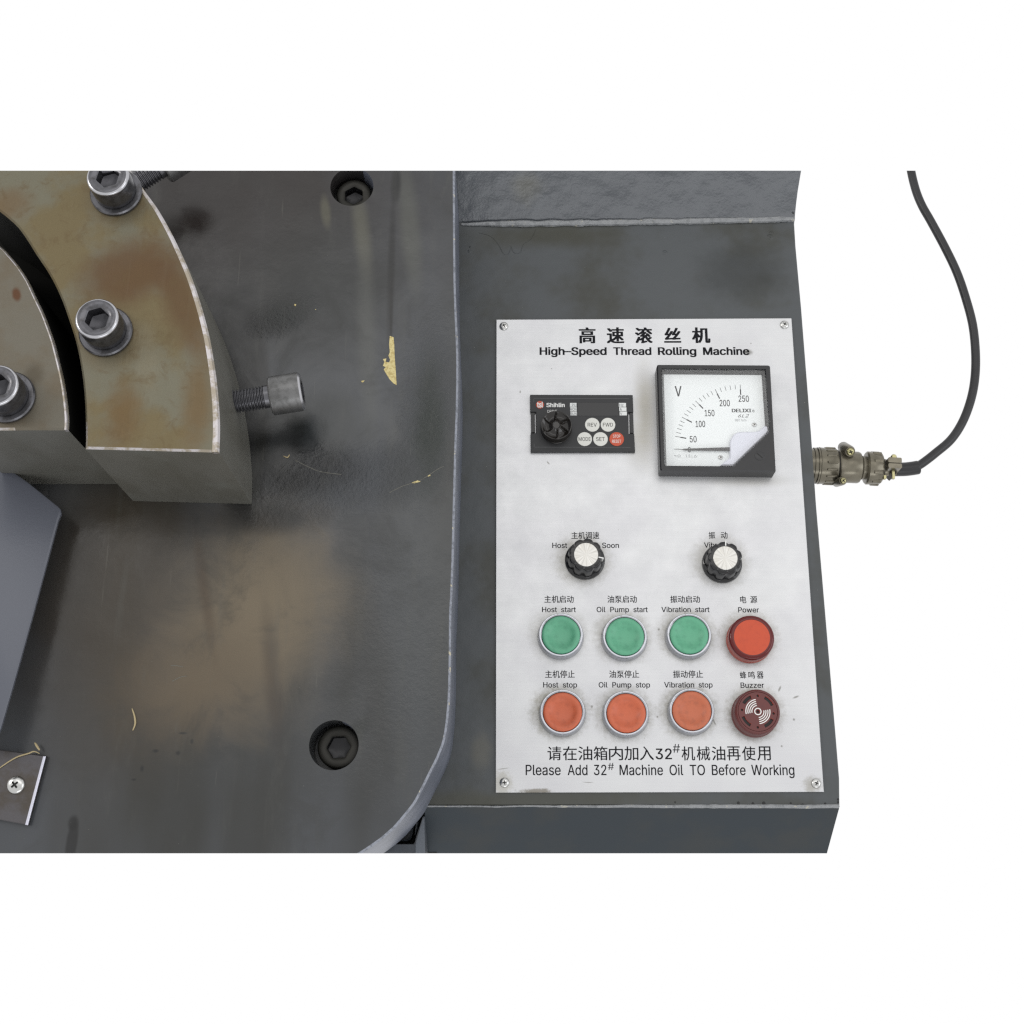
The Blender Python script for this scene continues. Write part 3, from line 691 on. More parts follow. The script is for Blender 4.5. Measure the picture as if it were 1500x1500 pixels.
# ================================================================== GUARD SHEET + BRACKET + FIBRES
gz = lambda p: 0
guard = empty('guard_sheet', P(-20, 900, ZT), 'smooth blue-grey painted sheet metal guard at the left edge', 'guard')
gp = [(-60, 644), (0, 678.7), (40, 706), (84, 741.5), (88.5, 746), (89.5, 752), (85, 762), (48, 900), (20, 1000), (1, 1066), (-8, 1090), (-60, 1090)]
b = bmesh.new()
no = Vector((0.10, 0.02, 1)).normalized(); co = P(60, 800, 101)
top = [PP(x, y, co, no) for x, y in gp]; ins = inset([Vector(p[:2]) for p in ccw(top)], 0.8)
tp = ccw(top); ins = [Vector((q.x, q.y, co.z-((q.x-co.x)*no.x+(q.y-co.y)*no.y)/no.z)) for q in ins]
loft(b, [[p-no*3 for p in tp], [p-no*0.5 for p in tp], ins]); obj('sheet', b, M_GUARD, guard, world=True)
b = bmesh.new(); box(b, -26, -22, -70, 60, 0, 16.5); 
for v in b.verts: v.co += P(-20, 900, ZT)
obj('support_rib', b, M_GUARD, guard, world=True)
brk = empty('bracket', P(20, 1150, ZT), 'small scuffed steel bracket with one cross-head screw at lower left', 'bracket')
b = bmesh.new(); slab(b, [P(x, y, 84)[:] for x, y in ((-60, 1092), (0, 1098), (66.5, 1107), (40, 1208.5), (0, 1201), (-60, 1192))], ZT+0.3, 84, 0.5); obj('bracket_plate', b, M_BRKT, brk, world=True)
b = bmesh.new(); slab(b, [P(x, y, 84.1)[:] for x, y in ((63, 1107.5), (66.8, 1107.8), (40.5, 1208.7), (36.5, 1208))], 83, 84.1, 0.2); obj('cut_edge', b, M_BRKE, brk, world=True)
# table-level ledge below the inner die
b = bmesh.new(); slab(b, [P(x, y, ZT+1.2)[:] for x, y in ((-60, 700), (70, 700), (71, 726), (-60, 726))], ZT-0.5, ZT+1.2, 0.3); obj('wear_strip', b, M_TABLE, table, world=True)

# cross-head dome screw, height field with a sunk cross
def pan_screw(name, label, group, R, H, mat=M_SCREW, cat='screw', ph=0.4, parent=None, M=None, nr=16, na=48):
    b = bmesh.new(); rows = []
    def hz(x, y):
        r = math.hypot(x, y)/R; z = H*(1-r**2.6)**0.5 if r < 1 else 0
        c, s_ = math.cos(ph), math.sin(ph); u, v = (x*c+y*s_)/R, (-x*s_+y*c)/R
        wd = 0.09; ln = 0.42
        if (abs(u) < ln and abs(v) < wd) or (abs(v) < ln and abs(u) < wd): z -= H*0.75*(1-0.4*max(abs(u), abs(v))/ln)
        return z
    for i in range(nr+1):
        r = R*(i/nr)
        rows.append([(r*math.cos(2*math.pi*k/na), r*math.sin(2*math.pi*k/na)) for k in range(na)])
    rings = [[Vector((x, y, hz(x, y))) for x, y in rw] for rw in rows[1:]]
    rings.append([Vector((v.x, v.y, -0.3)) for v in rings[-1]])
    loft(b, rings, M=M)
    b.normal_update()
    for f in b.faces:
        c = f.calc_center_median() if not M else (M.inverted() @ f.calc_center_median())
        q = math.hypot(c.x, c.y)/R
        if q < 0.55 and c.z < H*(1-q**2.6)**0.5-H*0.2: f.material_index = 1
    if parent is not None: return obj(name, b, [mat, M_CROSS], parent)
    o = obj(name, b, [mat, M_CROSS]); tag(o, label, cat, group); return o
s = pan_screw('cross_head_screw', 'cross-head screw in the steel bracket at lower left', None, 13.6/sc(86, 23, 1150), 2.6, ph=0.75); s.location = P(23.5, 1150, 84)*MM
def fibre(label, pts, z, r=0.35):
    b = bmesh.new(); p = spline([P(x, y, z+dz) for x, y, dz in pts], 6); n = len(p)
    tube(b, p, r, 6, rf=lambda i: r*(0.45+0.7*math.sin(math.pi*(i+1)/(n+1))))
    tag(obj('straw_fibre', b, M_STRAW), label, 'straw', 'bits of dry straw on the machine')
fibre('long bent straw lying across the steel bracket', ((-8, 1130, 0), (0, 1124.5, 0), (14, 1115, 0), (27, 1108, 0.3), (42, 1103.5, 0.5), (48, 1101, 0.4), (53, 1101.5, 0), (58, 1104, 0)), 84.5, 0.4)
fibre('tiny straw end pointing up from the bracket corner', ((51, 1088, 0), (54, 1093, 0.2), (58, 1099, 0)), 84.6, 0.6)
fibre('thin curved straw lying on the stained table top', ((193.5, 1038, 0), (197, 1049, 0.3), (198, 1060, 0.3), (194.5, 1070, 0)), ZT+0.25, 0.5)
fibre('pale hooked fibre on the table below the adjusting bolt', ((415, 668, 0), (421, 670, 0.3), (424, 666, 0)), ZT+0.25, 0.35)

# ================================================================== CONTROL PANEL
panel = empty('control_fascia', P(967, 820, 0), 'brushed aluminium control panel printed with Chinese and English labels', 'control panel')
q = [P(727, 468, ZP), P(1159.5, 466, ZP), P(1207, 1160, ZP), P(726, 1161, ZP)]
b = bmesh.new(); slab(b, [q[3][:], q[2][:], q[1][:], q[0][:]], 0.1, ZP, 0.25); obj('panel_plate', b, M_ALU, panel, world=True)
gS = 'cross-head screws at the corners of the control panel'
ps = None
for (x, y, lb, a) in ((738, 478, 'cross-head screw at the upper left corner of the panel', .5), (1149, 476, 'cross-head screw at the upper right corner of the panel', .9), (739, 1146.5, 'cross-head screw at the lower left corner of the panel', .2), (1195.5, 1147.5, 'cross-head screw at the lower right corner of the panel', 1.1)):
    if ps is None: ps = pan_screw('cross_head_screw', lb, gS, 3.25, 1.7, ph=0); o = ps
    else: o = ps.copy(); COL.objects.link(o); o['label'] = lb
    o.location = P(x, y, ZP)*MM; o.rotation_euler = (0, 0, a)
zt = ZP+0.06
T = [
 ('高', 848, 872.8, 479.5, 503, 'box', .036), ('速', 889, 914.7, 479.5, 503, 'box', .036), ('滚', 930.4, 956.2, 479.5, 503, 'box', .036), ('丝', 973, 998, 480, 502, 'box', .036), ('机', 1014, 1041, 479.5, 502.5, 'box', .036)]
letter(T, zt, M_INK, panel, 'title_lettering')
letter([('High–Speed', 790.4, 888.8, 508.7, 519.7, 'cap', .028), ('Thread', 898.4, 954.4, 508.7, 519.7, 'cap', .028), ('Rolling', 963.8, 1020.3, 508.7, 519.7, 'cap', .028), ('Machine', 1030, 1098, 508.7, 519.7, 'cap', .028)], zt, M_INK, panel, 'title_lettering')
for cn, en in (
  ([('主机调速', 837, 878, 779, 789.5)], [('Host', 809, 831, 795, 802.6), ('Soon', 882, 906.8, 795, 802.6)]),
  ([('振', 1038.3, 1048, 779, 789), ('动', 1056.3, 1066, 779, 789)], [('Vibration', 1031.5, 1074, 794.6, 802)]),
  ([('主机启动', 797.3, 840.5, 872.3, 883)], [('Host', 794, 816, 889, 896.6), ('start', 822, 843.8, 889, 896.6)]),
  ([('油泵启动', 889.8, 933, 872.3, 883)], [('Oil', 874, 887, 889, 896.6), ('Pump', 894, 921.5, 889, 896.6), ('start', 928, 949, 889, 896.6)]),
  ([('振动启动', 982, 1025.5, 872.5, 883)], [('Vibration', 969, 1012, 889, 896.6), ('start', 1018.5, 1039.5, 889, 896.6)]),
  ([('电', 1084.5, 1093.5, 873, 883.5), ('源', 1099.3, 1109.5, 873, 883.5)], [('Power', 1081.5, 1112, 889.5, 897)]),
  ([('主机停止', 798.5, 842, 982, 993)], [('Host', 795.7, 818, 999.2, 1007), ('stop', 824.5, 845.4, 999.2, 1007)]),
  ([('油泵停止', 892.3, 936.5, 982, 993)], [('Oil', 877, 890, 999.2, 1007), ('Pump', 897, 925, 999.2, 1007), ('stop', 931.5, 952.3, 999.2, 1007)]),
  ([('振动停止', 986, 1030, 982, 993)], [('Vibration', 973, 1017, 999.2, 1007), ('stop', 1023.5, 1044, 999.2, 1007)]),
  ([('蜂', 1084, 1093.5, 983.5, 994), ('鸣', 1096.5, 1106, 983.5, 994), ('器', 1109, 1118.7, 983.5, 994)], [('Buzzer', 1085, 1119.5, 999.8, 1007.5)])):
    letter([c+('box', .012) for c in cn]+[e+('cap', .012) for e in en], zt, M_INK, panel)
letter([(c, 802+i*22.55, 802+i*22.55+20.6, 1093.3, 1113.7, 'box', .008) for i, c in enumerate('请在油箱内加入')]+[('32', 960.5, 984.5, 1096.5, 1112, 'cap', .012), ('#', 985.5, 996.5, 1090, 1102.5, 'box', 0)]
       +[(c, 998.7+i*22.2, 998.7+i*22.2+19.8, 1093.3, 1114, 'box', .008) for i, c in enumerate('机械油再使用')], zt, M_INK, panel, 'notice_lettering')
letter([('Please', 770, 821.4, 1120.3, 1135.4, 'cap', .008), ('Add', 831.6, 860.7, 1120.3, 1135.4, 'cap', .008), ('32', 870, 888.5, 1120.3, 1135.4, 'cap', .008), ('#', 890.5, 899.5, 1117.5, 1128, 'box', 0), ('Machine', 907.7, 971.3, 1120.3, 1135.4, 'cap', .008),
        ('Oil', 981, 1001, 1120.3, 1135.4, 'cap', .008), ('TO', 1010.7, 1033, 1120.3, 1135.4, 'cap', .008), ('Before', 1043, 1092.5, 1120.3, 1135.4, 'cap', .008), ('Working', 1101, 1164, 1120.3, 1135.4, 'cap', .008)], zt, M_INK, panel, 'notice_lettering')

# ================================================================== PUSH BUTTONS
def button(mat, label, group):
    o = empty('push_button', (0, 0, 0), label, 'push button', group)
    b = bmesh.new()
    loft(b, [ring(r, z, 64) for r, z in ((15.4, 0.05), (15.5, 1.2), (15.0, 4.5), (14.75, 6.6), (14.4, 7.3), (13.7, 7.45), (13.1, 7.2), (13.05, 3.0))]); obj('bezel', b, M_CHR, o)
    b = bmesh.new()
    loft(b, [ring(r, z, 64) for r, z in ((12.75, 2.5), (12.75, 7.2), (12.5, 7.9), (12.0, 8.35), (11.2, 8.55), (10.2, 8.45), (9.2, 8.1), (8.2, 7.5), (7.0, 6.8), (5.5, 6.3), (3.5, 6.0), (1.2, 5.95))]); obj('button_cap', b, mat, o, sharp=60)
    return o
gG, gR = 'green start buttons in a row', 'orange-red stop buttons in a row'
zc = ZP+8
bg = button(M_GREEN, 'green push button under the words Host start', gG); bg.location = P(821.8, 929.6, zc)*MM; bg.location.z = ZP*MM
def place(o, x, y, zt_, z0=ZP):
    p = P(x, y, zt_); o.location = (p.x*MM, p.y*MM, z0*MM)
for (x, y, lb) in ((915.6, 932, 'green push button under the words Oil Pump start'), (1009.8, 929.8, 'green push button under the words Vibration start')):
    o = copy_tree(bg); o['label'] = lb; place(o, x, y, zc)
brd = button(M_RED, 'orange-red push button under the words Host stop', gR); place(brd, 824.2, 1042.6, zc)
for (x, y, lb) in ((917.6, 1044.4, 'orange-red push button under the words Oil Pump stop'), (1013.6, 1040.8, 'faded orange-red push button with a scuff, under Vibration stop')):
    o = copy_tree(brd); o['label'] = lb; place(o, x, y, zc)
for ch in o.children:
    if ch.name.startswith('button_cap'):
        ch.data = ch.data.copy(); ch.data.materials[0] = M_BRED
# indicator lamp
o = empty('indicator_lamp', (0, 0, 0), 'round red power indicator lamp with glossy lens, under Power', 'indicator lamp'); place(o, 1101.3, 933.8, ZP+11)
b = bmesh.new(); loft(b, [ring(r, z, 64) for r, z in ((15.3, 0.05), (15.4, 1.0), (14.9, 1.4), (14.9, 8.0), (14.6, 8.6))]); obj('lens_side', b, M_LENSS, o)
b = bmesh.new(); loft(b, [ring(r, z, 64) for r, z in ((14.95, 8.4), (15.0, 9.6), (14.7, 10.6), (13.8, 11.4), (12.6, 11.6), (11.9, 11.5))]); obj('lens_ring', b, M_LENSR, o, sharp=60)
b = bmesh.new(); loft(b, [ring(r, z, 64) for r, z in ((11.85, 10.6), (11.85, 11.55), (10.8, 11.7), (5, 11.9))]); obj('lens_face', b, M_LENSO, o, sharp=50)
# buzzer
o = empty('buzzer', (0, 0, 0), 'round maroon buzzer with slots and white sound-wave mark, under Buzzer', 'buzzer'); place(o, 1110.2, 1042.2, ZP+13); HB = 13.0
b = bmesh.new(); loft(b, [ring(r, z, 64) for r, z in ((15.2, 0.05), (15.3, 1.0), (14.8, 1.4), (14.7, HB-2.2), (14.2, HB-0.9), (13.4, HB-.1), (12.9, HB-.1), (12.8, HB-1.4), (1, HB-1.4))]); obj('buzzer_body', b, M_BUZ, o)
# face with real openings
def arcslot(r0, r1, a0, a1, n=12):
    a = [math.radians(a0+(a1-a0)*i/n) for i in range(n+1)]
    c1 = [(r1*math.cos(t), r1*math.sin(t)) for t in a]; c0 = [(r0*math.cos(t), r0*math.sin(t)) for t in a][::-1]
    return c1+c0
holes = [(arcslot(9.2, 11.3, 112, 150), 0.9), (arcslot(9.2, 11.3, 22, 62), 0.9), (arcslot(9.2, 11.3, 198, 240), 0.9), (arcslot(9.2, 11.3, 292, 332), 0.9)]
for a in (87, 174, 267, 353): holes.append(([(10.2*math.cos(math.radians(a))+0.85*math.cos(t*.524), 10.2*math.sin(math.radians(a))+0.85*math.sin(t*.524)) for t in range(12)], 0.9))
holes.append(([(1.0*math.cos(t*.524), 1.0*math.sin(t*.524)) for t in range(12)], 0.9))
b = bmesh.new(); slab(b, [(12.68*math.cos(k*math.pi/32), 12.68*math.sin(k*math.pi/32)) for k in range(64)], HB-1.2, HB, 0.2, holes, bevmat=0)
b.normal_update()
for f in b.faces:
    c = f.calc_center_median()
    if abs(f.normal.z) < .2 and c.z < HB-.3 and math.hypot(c.x, c.y) < 12: f.material_index = 1
    if f.normal.z > .5 or f.normal.z < -.5:
        if HB-1.0 < c.z < HB-.5: f.material_index = 2
obj('buzzer_face', b, [M_BUZ, M_BUZO, M_DARK], o)
b = bmesh.new()
def band(r0, r1, a0, a1, z):
    n = max(6, int(abs(a1-a0)/6)); loft(b, [[Vector((r*math.cos(math.radians(a0+(a1-a0)*i/n)), r*math.sin(math.radians(a0+(a1-a0)*i/n)), zz)) for r, zz in ((r0, z), (r1, z), (r1, z+.06), (r0, z+.06))] for i in range(n+1)])
band(1.75, 2.35, 0, 359.9, HB+.02)
for r in (3.9, 5.2, 6.5, 7.8): band(r-.28, r+.28, 98, 192, HB+.02); band(r-.28, r+.28, -85, 10, HB+.02)
obj('sound_wave_mark', b, M_WINK, o)

# ================================================================== KNOBS
def knob(label, ang):
    o = empty('rotary_control', (0, 0, 0), label, 'knob', 'black fluted control knobs')
    def fl(r, z, k):
        out = []
        for i in range(96):
            a = 2*math.pi*i/96; c = 0.5+0.5*math.cos(9*a+math.pi); d = c**3.0
            rr = r*(1-k*d); out.append(Vector((rr*math.cos(a), rr*math.sin(a), z)))
        return out
    b = bmesh.new()
    loft(b, [fl(13.4, 0.05, 0), fl(13.6, 0.9, 0), fl(13.3, 1.9, 0), fl(12.5, 2.3, 0), fl(12.3, 2.5, .085), fl(11.9, 9, .10), fl(11.5, 14.4, .10), fl(11.1, 15.1, .09), fl(10.5, 15.4, .05), fl(8.35, 15.4, 0), fl(8.3, 14.8, 0)])
    obj('knob_body', b, M_KNOB, o, sharp=40)
    b = bmesh.new(); loft(b, [ring(r, z, 48) for r, z in ((8.15, 14.2), (8.15, 15.55), (7.9, 15.75), (0.6, 15.6))]); obj('knob_cap', b, M_CAP, o)
    b = bmesh.new(); M = Matrix.Rotation(ang, 4, 'Z'); box(b, 8.5, 11.3, -.38, .38, 15.0, 15.5, M); box(b, 11.0, 12.0, -.38, .38, 9.0, 15.2, M); obj('pointer_line', b, M_WINK, o)
    return o
k1 = knob('black fluted knob with silver cap between the words Host and Soon', math.radians(-12)); place(k1, 858.5, 812.3, ZP+15.5)
k2 = knob('black fluted knob with pointer up, covering the word Vibration', math.radians(86)); place(k2, 1062.6, 817.3, ZP+15.5)
for ch in k2.children:
    if ch.name.startswith('knob_body'): ch.rotation_euler = (0, 0, 0.26)

# ================================================================== DRIVE KEYPAD
zk = 4.5
kp = empty('drive_keypad', P(853, 620, ZP), 'black drive keypad with round dial and five round keys on the panel', 'keypad')
c4 = lambda pts, z: [P(x, y, z)[:] for x, y in pts]
b = bmesh.new()
slab(b, c4(((776.5, 578), (926.8, 578.4), (927.8, 603.5), (920.2, 603.5), (921, 635.3), (929, 635.3), (930.3, 661.2), (777.5, 661.6), (777.2, 634.5), (785.2, 634.5), (785, 603.2), (776.8, 603.2)), zk), ZP+.05, zk, 0.3)
obj('keypad_body', b, M_KEYP, kp, world=True)
for pts in (((777.6, 604.2), (783.3, 604.2), (783.6, 633.6), (778, 633.6)), ((922.3, 604.3), (927.4, 604.3), (928.4, 634.4), (923, 634.4))):
    b = bmesh.new(); slab(b, c4(pts, zk-.8), ZP+.05, zk-.8, 0.2); obj('release_tab', b, M_BLACK, kp, world=True)
b = bmesh.new()
def line(b, p, q_, wd, z, h=.05):
    p = P(*p, z); q_ = P(*q_, z); t = (q_-p).normalized(); n = Vector((-t.y, t.x, 0))*wd/2
    loft(b, [[p+n, q_+n, q_-n, p-n], [p+n+Vector((0, 0, h)), q_+n+Vector((0, 0, h)), q_-n+Vector((0, 0, h)), p-n+Vector((0, 0, h))]])
for p, q_ in (((782, 583.5), (921.5, 583.9)), ((782, 583.5), (782, 589)), ((782.5, 655), (923.5, 655.3)), ((782.5, 650), (782.5, 655))):
    b = bmesh.new(); line(b, p, q_, .22, zk); obj('groove_line', b, M_KEYF, kp, world=True)
b = bmesh.new(); slab(b, c4(((846, 589.5), (905.5, 589.7), (906.5, 609), (846.6, 609)), zk+.25), zk-.2, zk+.25, .1); obj('display_window', b, plastic('dark_display', srgb(22, 22, 24), .3), kp, world=True)
p = P(791, 593, zk); b = bmesh.new(); loft(b, [ring(2.8, z, 32, p.x, p.y) for z in (zk-.2, zk+.12)]); obj('logo_disc', b, M_OKEY, kp, world=True)
letter([('tsl', 786.6, 795.6, 588.6, 597, 'box', .03)], zk+.2, M_WINK, kp, 'logo_lettering')
letter([('Shihlin', 800.3, 827.3, 590.3, 596.2, 'cap', .03), ('DRIVE', 802, 816, 600.5, 604.5, 'cap', 0)], zk+.07, M_WINK, kp)
for (x0, x1, s1, tx) in ((834.8, 844.6, 0.4, ('PU', 'MON', 'RUN')), (906.4, 917, 0.9, ('Hz', 'A', 'V'))):
    for i in range(3):
        y0 = 590.2+i*6.3; dx = s1*i*.7
        b = bmesh.new(); slab(b, c4(((x0+dx, y0), (x1+dx, y0), (x1+dx, y0+5.6), (x0+dx, y0+5.6)), zk+.2), zk-.2, zk+.2, .05); obj('indicator_cell', b, M_CELL, kp, world=True)
        t_ = tx[i]; wd = 3.1*len(t_)
        xs = x0+dx+(x1-x0-wd-0.5 if x0 < 850 else 0.8)
        letter([(t_, xs, xs+wd, y0+1.2, y0+4.9, 'cap', 0)], zk+.26, M_INKG if t_ != 'MON' else M_INKG, kp)
for (x, y, t_, mt) in ((867.6, 622, 'REV', M_WKEY), (890.6, 622, 'FWD', M_WKEY), (856.4, 643, 'MODE', M_WKEY), (879.6, 643, 'SET', M_WKEY), (903.3, 643, None, M_OKEY)):
    p = P(x, y, zk+.5); b = bmesh.new(); loft(b, [ring(r, z, 40, p.x, p.y) for r, z in ((5.1, zk-.2), (5.1, zk+.35), (4.9, zk+.5))])
    k = obj('key', b, mt, kp, world=True)
    if t_:
        wd = {'REV': 13.4, 'FWD': 14.6, 'MODE': 17.6, 'SET': 12.6}[t_]; letter([(t_, x-wd/2, x+wd/2, y-2.6, y+2.8, 'cap', 0)], zk+.56, M_INK, k, 'lettering')
    else: letter([('STOP', x-5.4, x+5.4, y-6.2, y-1.9, 'cap', 0), ('RESET', x-6.5, x+6.5, y+1.2, y+5.6, 'cap', 0)], zk+.56, M_WINK, k, 'lettering'); 
# dial with six blades
p = P(815.2, 622.3, zk+8.5); dial_c = Vector((p.x, p.y, zk))
b = bmesh.new(); nr, na = 22, 144; rings = []
R = 10.7
skirt = lambda r, z, k: [Vector(((r*(1+k*(i % 2)))*math.cos(2*math.pi*i/na), (r*(1+k*(i % 2)))*math.sin(2*math.pi*i/na), z)) for i in range(na)]
rings += [skirt(10.9, .05, 0), skirt(10.9, 1.0, 0), skirt(10.6, 1.2, .018), skirt(10.4, 6.6, .018)]
for j in range(nr+1):
    r = R*(1-j/nr)+0.25; rw = []
    for i in range(na):
        a = 2*math.pi*i/na; q = r/R
        s_ = (a*6/(2*math.pi)+0.35*q+.2) % 1.0
        rib = math.exp(-((min(s_, 1-s_))*r*6.28/6/0.42)**2)
        bowl = 3.4*max(0.0, (q-0.25)/0.75)**0.7 if q > 0.25 else 0
        z = 8.6-2.9*math.sin(math.pi*min(1, max(0, (q-0.22)/0.78)))*(1-rib)*(0.6+0.4*s_)
        if q < 0.22: z = 8.0
        if q > 0.97: z = 8.1
        rw.append(Vector((min(r, R-.2)*math.cos(a), min(r, R-.2)*math.sin(a), z)))
    rings.append(rw)
loft(b, rings)
for v in b.verts: v.co += dial_c
obj('dial', b, M_KDIAL, kp, world=True, sharp=28)

# ================================================================== VOLTMETER
ZM = 14; ZD = 8.3
vm = empty('voltmeter', P(1049, 613, ZP), 'square black panel voltmeter with white dial reading zero', 'voltmeter')
oc = [(962, 537), (963, 534.6), (965, 533.8), (1125, 534.6), (1127.6, 535.4), (1128.4, 537.5), (1136.6, 689), (1135.8, 691), (969, 689.4), (967, 687)]
win = [(968.9, 539.7), (1121.8, 540.8), (1128.2, 632), (1074.8, 683.2), (973.4, 682.4)]
b = bmesh.new()
o2 = ccw([Vector(P(x, y, ZM)[:2]) for x, y in oc]); wn = ccw([Vector(P(x, y, ZM)[:2]) for x, y in win]); wi = inset(wn, 2.1)
cen = sum(wn, Vector((0, 0)))/len(wn)
# frame: outer wall + top with window opening, sloping funnel to the dial
slab(b, o2, ZP+.05, ZM, 0.9, [([p[:] for p in wn], 0.01)])
# drop the hole's shallow floor, replace by a funnel
fl = [f for f in b.faces if len(f.verts) == len(wn) and f.calc_center_median().z > ZM-1]
bmesh.ops.delete(b, geom=fl, context='FACES')
loft(b, [[Vector((p.x, p.y, ZM-.01)) for p in wn], [Vector((p.x, p.y, ZD+.02)) for p in wi]], cap0=False, cap1=False)
# hidden slab bottom face already closed
obj('case', b, M_BLACK, vm, world=True)
b = bmesh.new(); dp = inset(wi, -0.4); loft(b, [[Vector((p.x, p.y, ZD-1)) for p in dp], [Vector((p.x, p.y, ZD)) for p in dp]]); obj('dial_plate', b, M_DIAL, vm, world=True)
# ticks around the pivot at lower right
zd = ZD+.04
c0 = P(1089.3, 657.6, zd); Rr = (c0-P(988, 657.6, zd)).length
marks = bmesh.new()
def tick(a, r0, r1, wd, z=zd):
    a = math.radians(a); u = Vector((-math.cos(a), math.sin(a), 0)); n = Vector((u.y, -u.x, 0))*wd/2
    p, q_ = c0+u*r0, c0+u*r1; p.z = q_.z = z
    loft(marks, [[p+n, q_+n, q_-n, p-n], [v+Vector((0, 0, .03)) for v in (p+n, q_+n, q_-n, p-n)]])
an = [11.2, 29.3, 48.2, 68.2, 90]
for i, a in enumerate(an):
    tick(a, Rr*.845, Rr*1.0, .34); tick(a, Rr*.84, Rr*.925, .8, zd+.01)
    if i:
        for k in range(1, 5): tick(an[i-1]+(a-an[i-1])*k/5, Rr*.93, Rr*1.0, .30)
tick(0, Rr*.93, Rr*1.0, .20)
obj('scale_marks', marks, M_INK, vm, world=True)
def num(t_, x, y, wd, h=9.2, bold=.012): return (t_, x-wd/2, x+wd/2, y-h/2, y+h/2, 'cap', bold)
letter([num('0', 1010, 658.6, 4.2, 7.5), num('50', 1015.6, 643.3, 10.2), num('100', 1026.1, 621, 14), num('150', 1039.6, 605, 14.4), num('200', 1061.8, 590.4, 15), num('250', 1089.6, 584, 15.2), num('V', 993.8, 573, 10, 15)], zd, M_INK, vm, 'scale_numbers')
letter([('DELIXI', 1072, 1100.6, 598.8, 603.8, 'cap', .03), ('®', 1102, 1105.4, 600, 604, 'box', 0), ('6L2', 1081, 1097.6, 606.8, 611.4, 'cap', .0, .35)], zd, M_INK, vm, 'lettering')
letter([('GB/T 7676', 1076.5, 1093.5, 613.8, 617.2, 'cap', 0), ('~', 987.5, 991, 666.8, 668.6, 'box', 0), ('Ω', 992.5, 997, 666, 669.8, 'box', 0), ('1.5', 1004.5, 1011, 666, 669.8, 'cap', 0), ('⊥', 1012.2, 1015, 666, 669.8, 'box', 0), ('△', 1016, 1021, 666, 669.8, 'box', 0)], zd, M_INKG, vm, 'lettering')
b = bmesh.new(); zn = ZD+1.6
pn = [P(x, y, zn) for x, y in ((987, 658.6), (998, 658.3), (1004, 657.4), (1069, 655.2), (1069, 660.8), (1004, 659.9), (998, 658.9))]
loft(b, [pn, [p+Vector((0, 0, .3)) for p in pn]]); obj('needle', b, M_BLACK, vm, world=True)
mc = [(1055.5, 681.2), (1062, 675.6), (1069.3, 670), (1069.2, 649), (1070.8, 642), (1075, 636.3), (1080, 633.2), (1086, 632.2), (1107, 632), (1113, 630), (1120, 623.6), (1125.5, 624.5), (1126.5, 631.5), (1074.5, 681.6)]
b = bmesh.new(); slab(b, [P(x, y, ZD+2.6)[:] for x, y in mc], ZD+.02, ZD+2.6, 0.8); obj('needle_cover', b, M_MILK, vm, world=True)
sm = None
for (x, y) in ((1104.9, 622.3), (1055.6, 670.2)):
    s_ = pan_screw('dial_screw', None, None, 1.7, .9, parent=vm, nr=8, na=24, ph=x) if sm is None else sm.copy()
    if sm is not None: COL.objects.link(s_); s_.parent = vm
    sm = sm or s_; s_.location = P(x, y, ZD+.05)*MM-vm.location
b = bmesh.new(); pc_ = P(1112.8, 667.5, ZM)
loft(b, [ring(r, z, 32, pc_.x, pc_.y) for r, z in ((3.5, ZM-.2), (3.4, ZM+.15), (3.0, ZM+.3))]); z_s = obj('zero_adjuster', b, plastic('adjuster_black', srgb(36, 36, 38), .4), vm, world=True)
b = bmesh.new(); box(b, -2.6, 2.6, -.4, .4, ZM+.28, ZM+.36, Matrix.Rotation(-.75, 4, 'Z'))
for v in b.verts: v.co += Vector((pc_.x, pc_.y, 0))
obj('adjuster_slot', b, M_DARK, z_s, world=True)
b = bmesh.new(); gp_ = inset(wn, .25); loft(b, [[Vector((p.x, p.y, ZM-1.6)) for p in gp_], [Vector((p.x, p.y, ZM-.9)) for p in gp_]]); obj('glass_pane', b, M_GLASS, vm, world=True)

# ================================================================== CONNECTOR + CABLE
ZC = -34
c1 = P(1185, 681.5, ZC); c2 = P(1318, 687.8, ZC)
k_ = 1/sc(ZC)
con = empty('cable_connector', c1, 'olive grey round screw connector with clamp on the console side', 'connector')
dirx = (c2-c1); LX = dirx.length; rz = math.atan2(dirx.y, dirx.x)
BM = Matrix.Rotation(rz, 4, 'Z') @ Matrix.Rotation(math.pi/2, 4, 'Y')
def X(px): return (px-1185)*LX/(1318-1185)
def part(name, prof, mat, parent=con, n=48, fl=None, sharp=35):
    b = bmesh.new(); rings = []
    for px, r in prof:
        rr = ring(r*k_, X(px), n); rings.append(rr)
    loft(b, rings, M=BM); o = obj(name, b, mat, parent, sharp=sharp); return o
part('mounting_ring', [(1176, 25), (1189.5, 25), (1190, 26.5), (1193.5, 26.5), (1193.6, 24.5), (1195.5, 24.5), (1195.6, 27), (1198, 27)], M_CON)
nut = part('coupling_nut', [(1197.5, 26), (1198.5, 27.6), (1203, 27.0), (1221, 27.0), (1224, 25.5), (1225, 23)], M_CON)
def ribs(name, parent, n, x0, x1, r, h, wd, mat):
    b = bmesh.new()
    for i in range(n):
        M = BM @ Matrix.Rotation(2*math.pi*(i+.3)/n, 4, 'Z')
        prof = [(-wd, 0), (-wd*.7, h*.8), (-wd*.3, h), (wd*.3, h), (wd*.7, h*.8), (wd, 0)]
        loft(b, [[Vector(((r+(y if e else 0)-.3)*k_, x*k_, X(xx))) for x, y in prof] for xx, e in ((x0, 0), (x0+1.5, 1), (x1-1.5, 1), (x1, 0))], M=M)
    return obj(name, b, mat, parent)
ribs('grip_ribs', nut, 16, 1206, 1222, 27.0, 1.8, 1.7, M_CON)
part('dark_groove', [(1223, 22.5), (1229.5, 22.5)], M_COND)
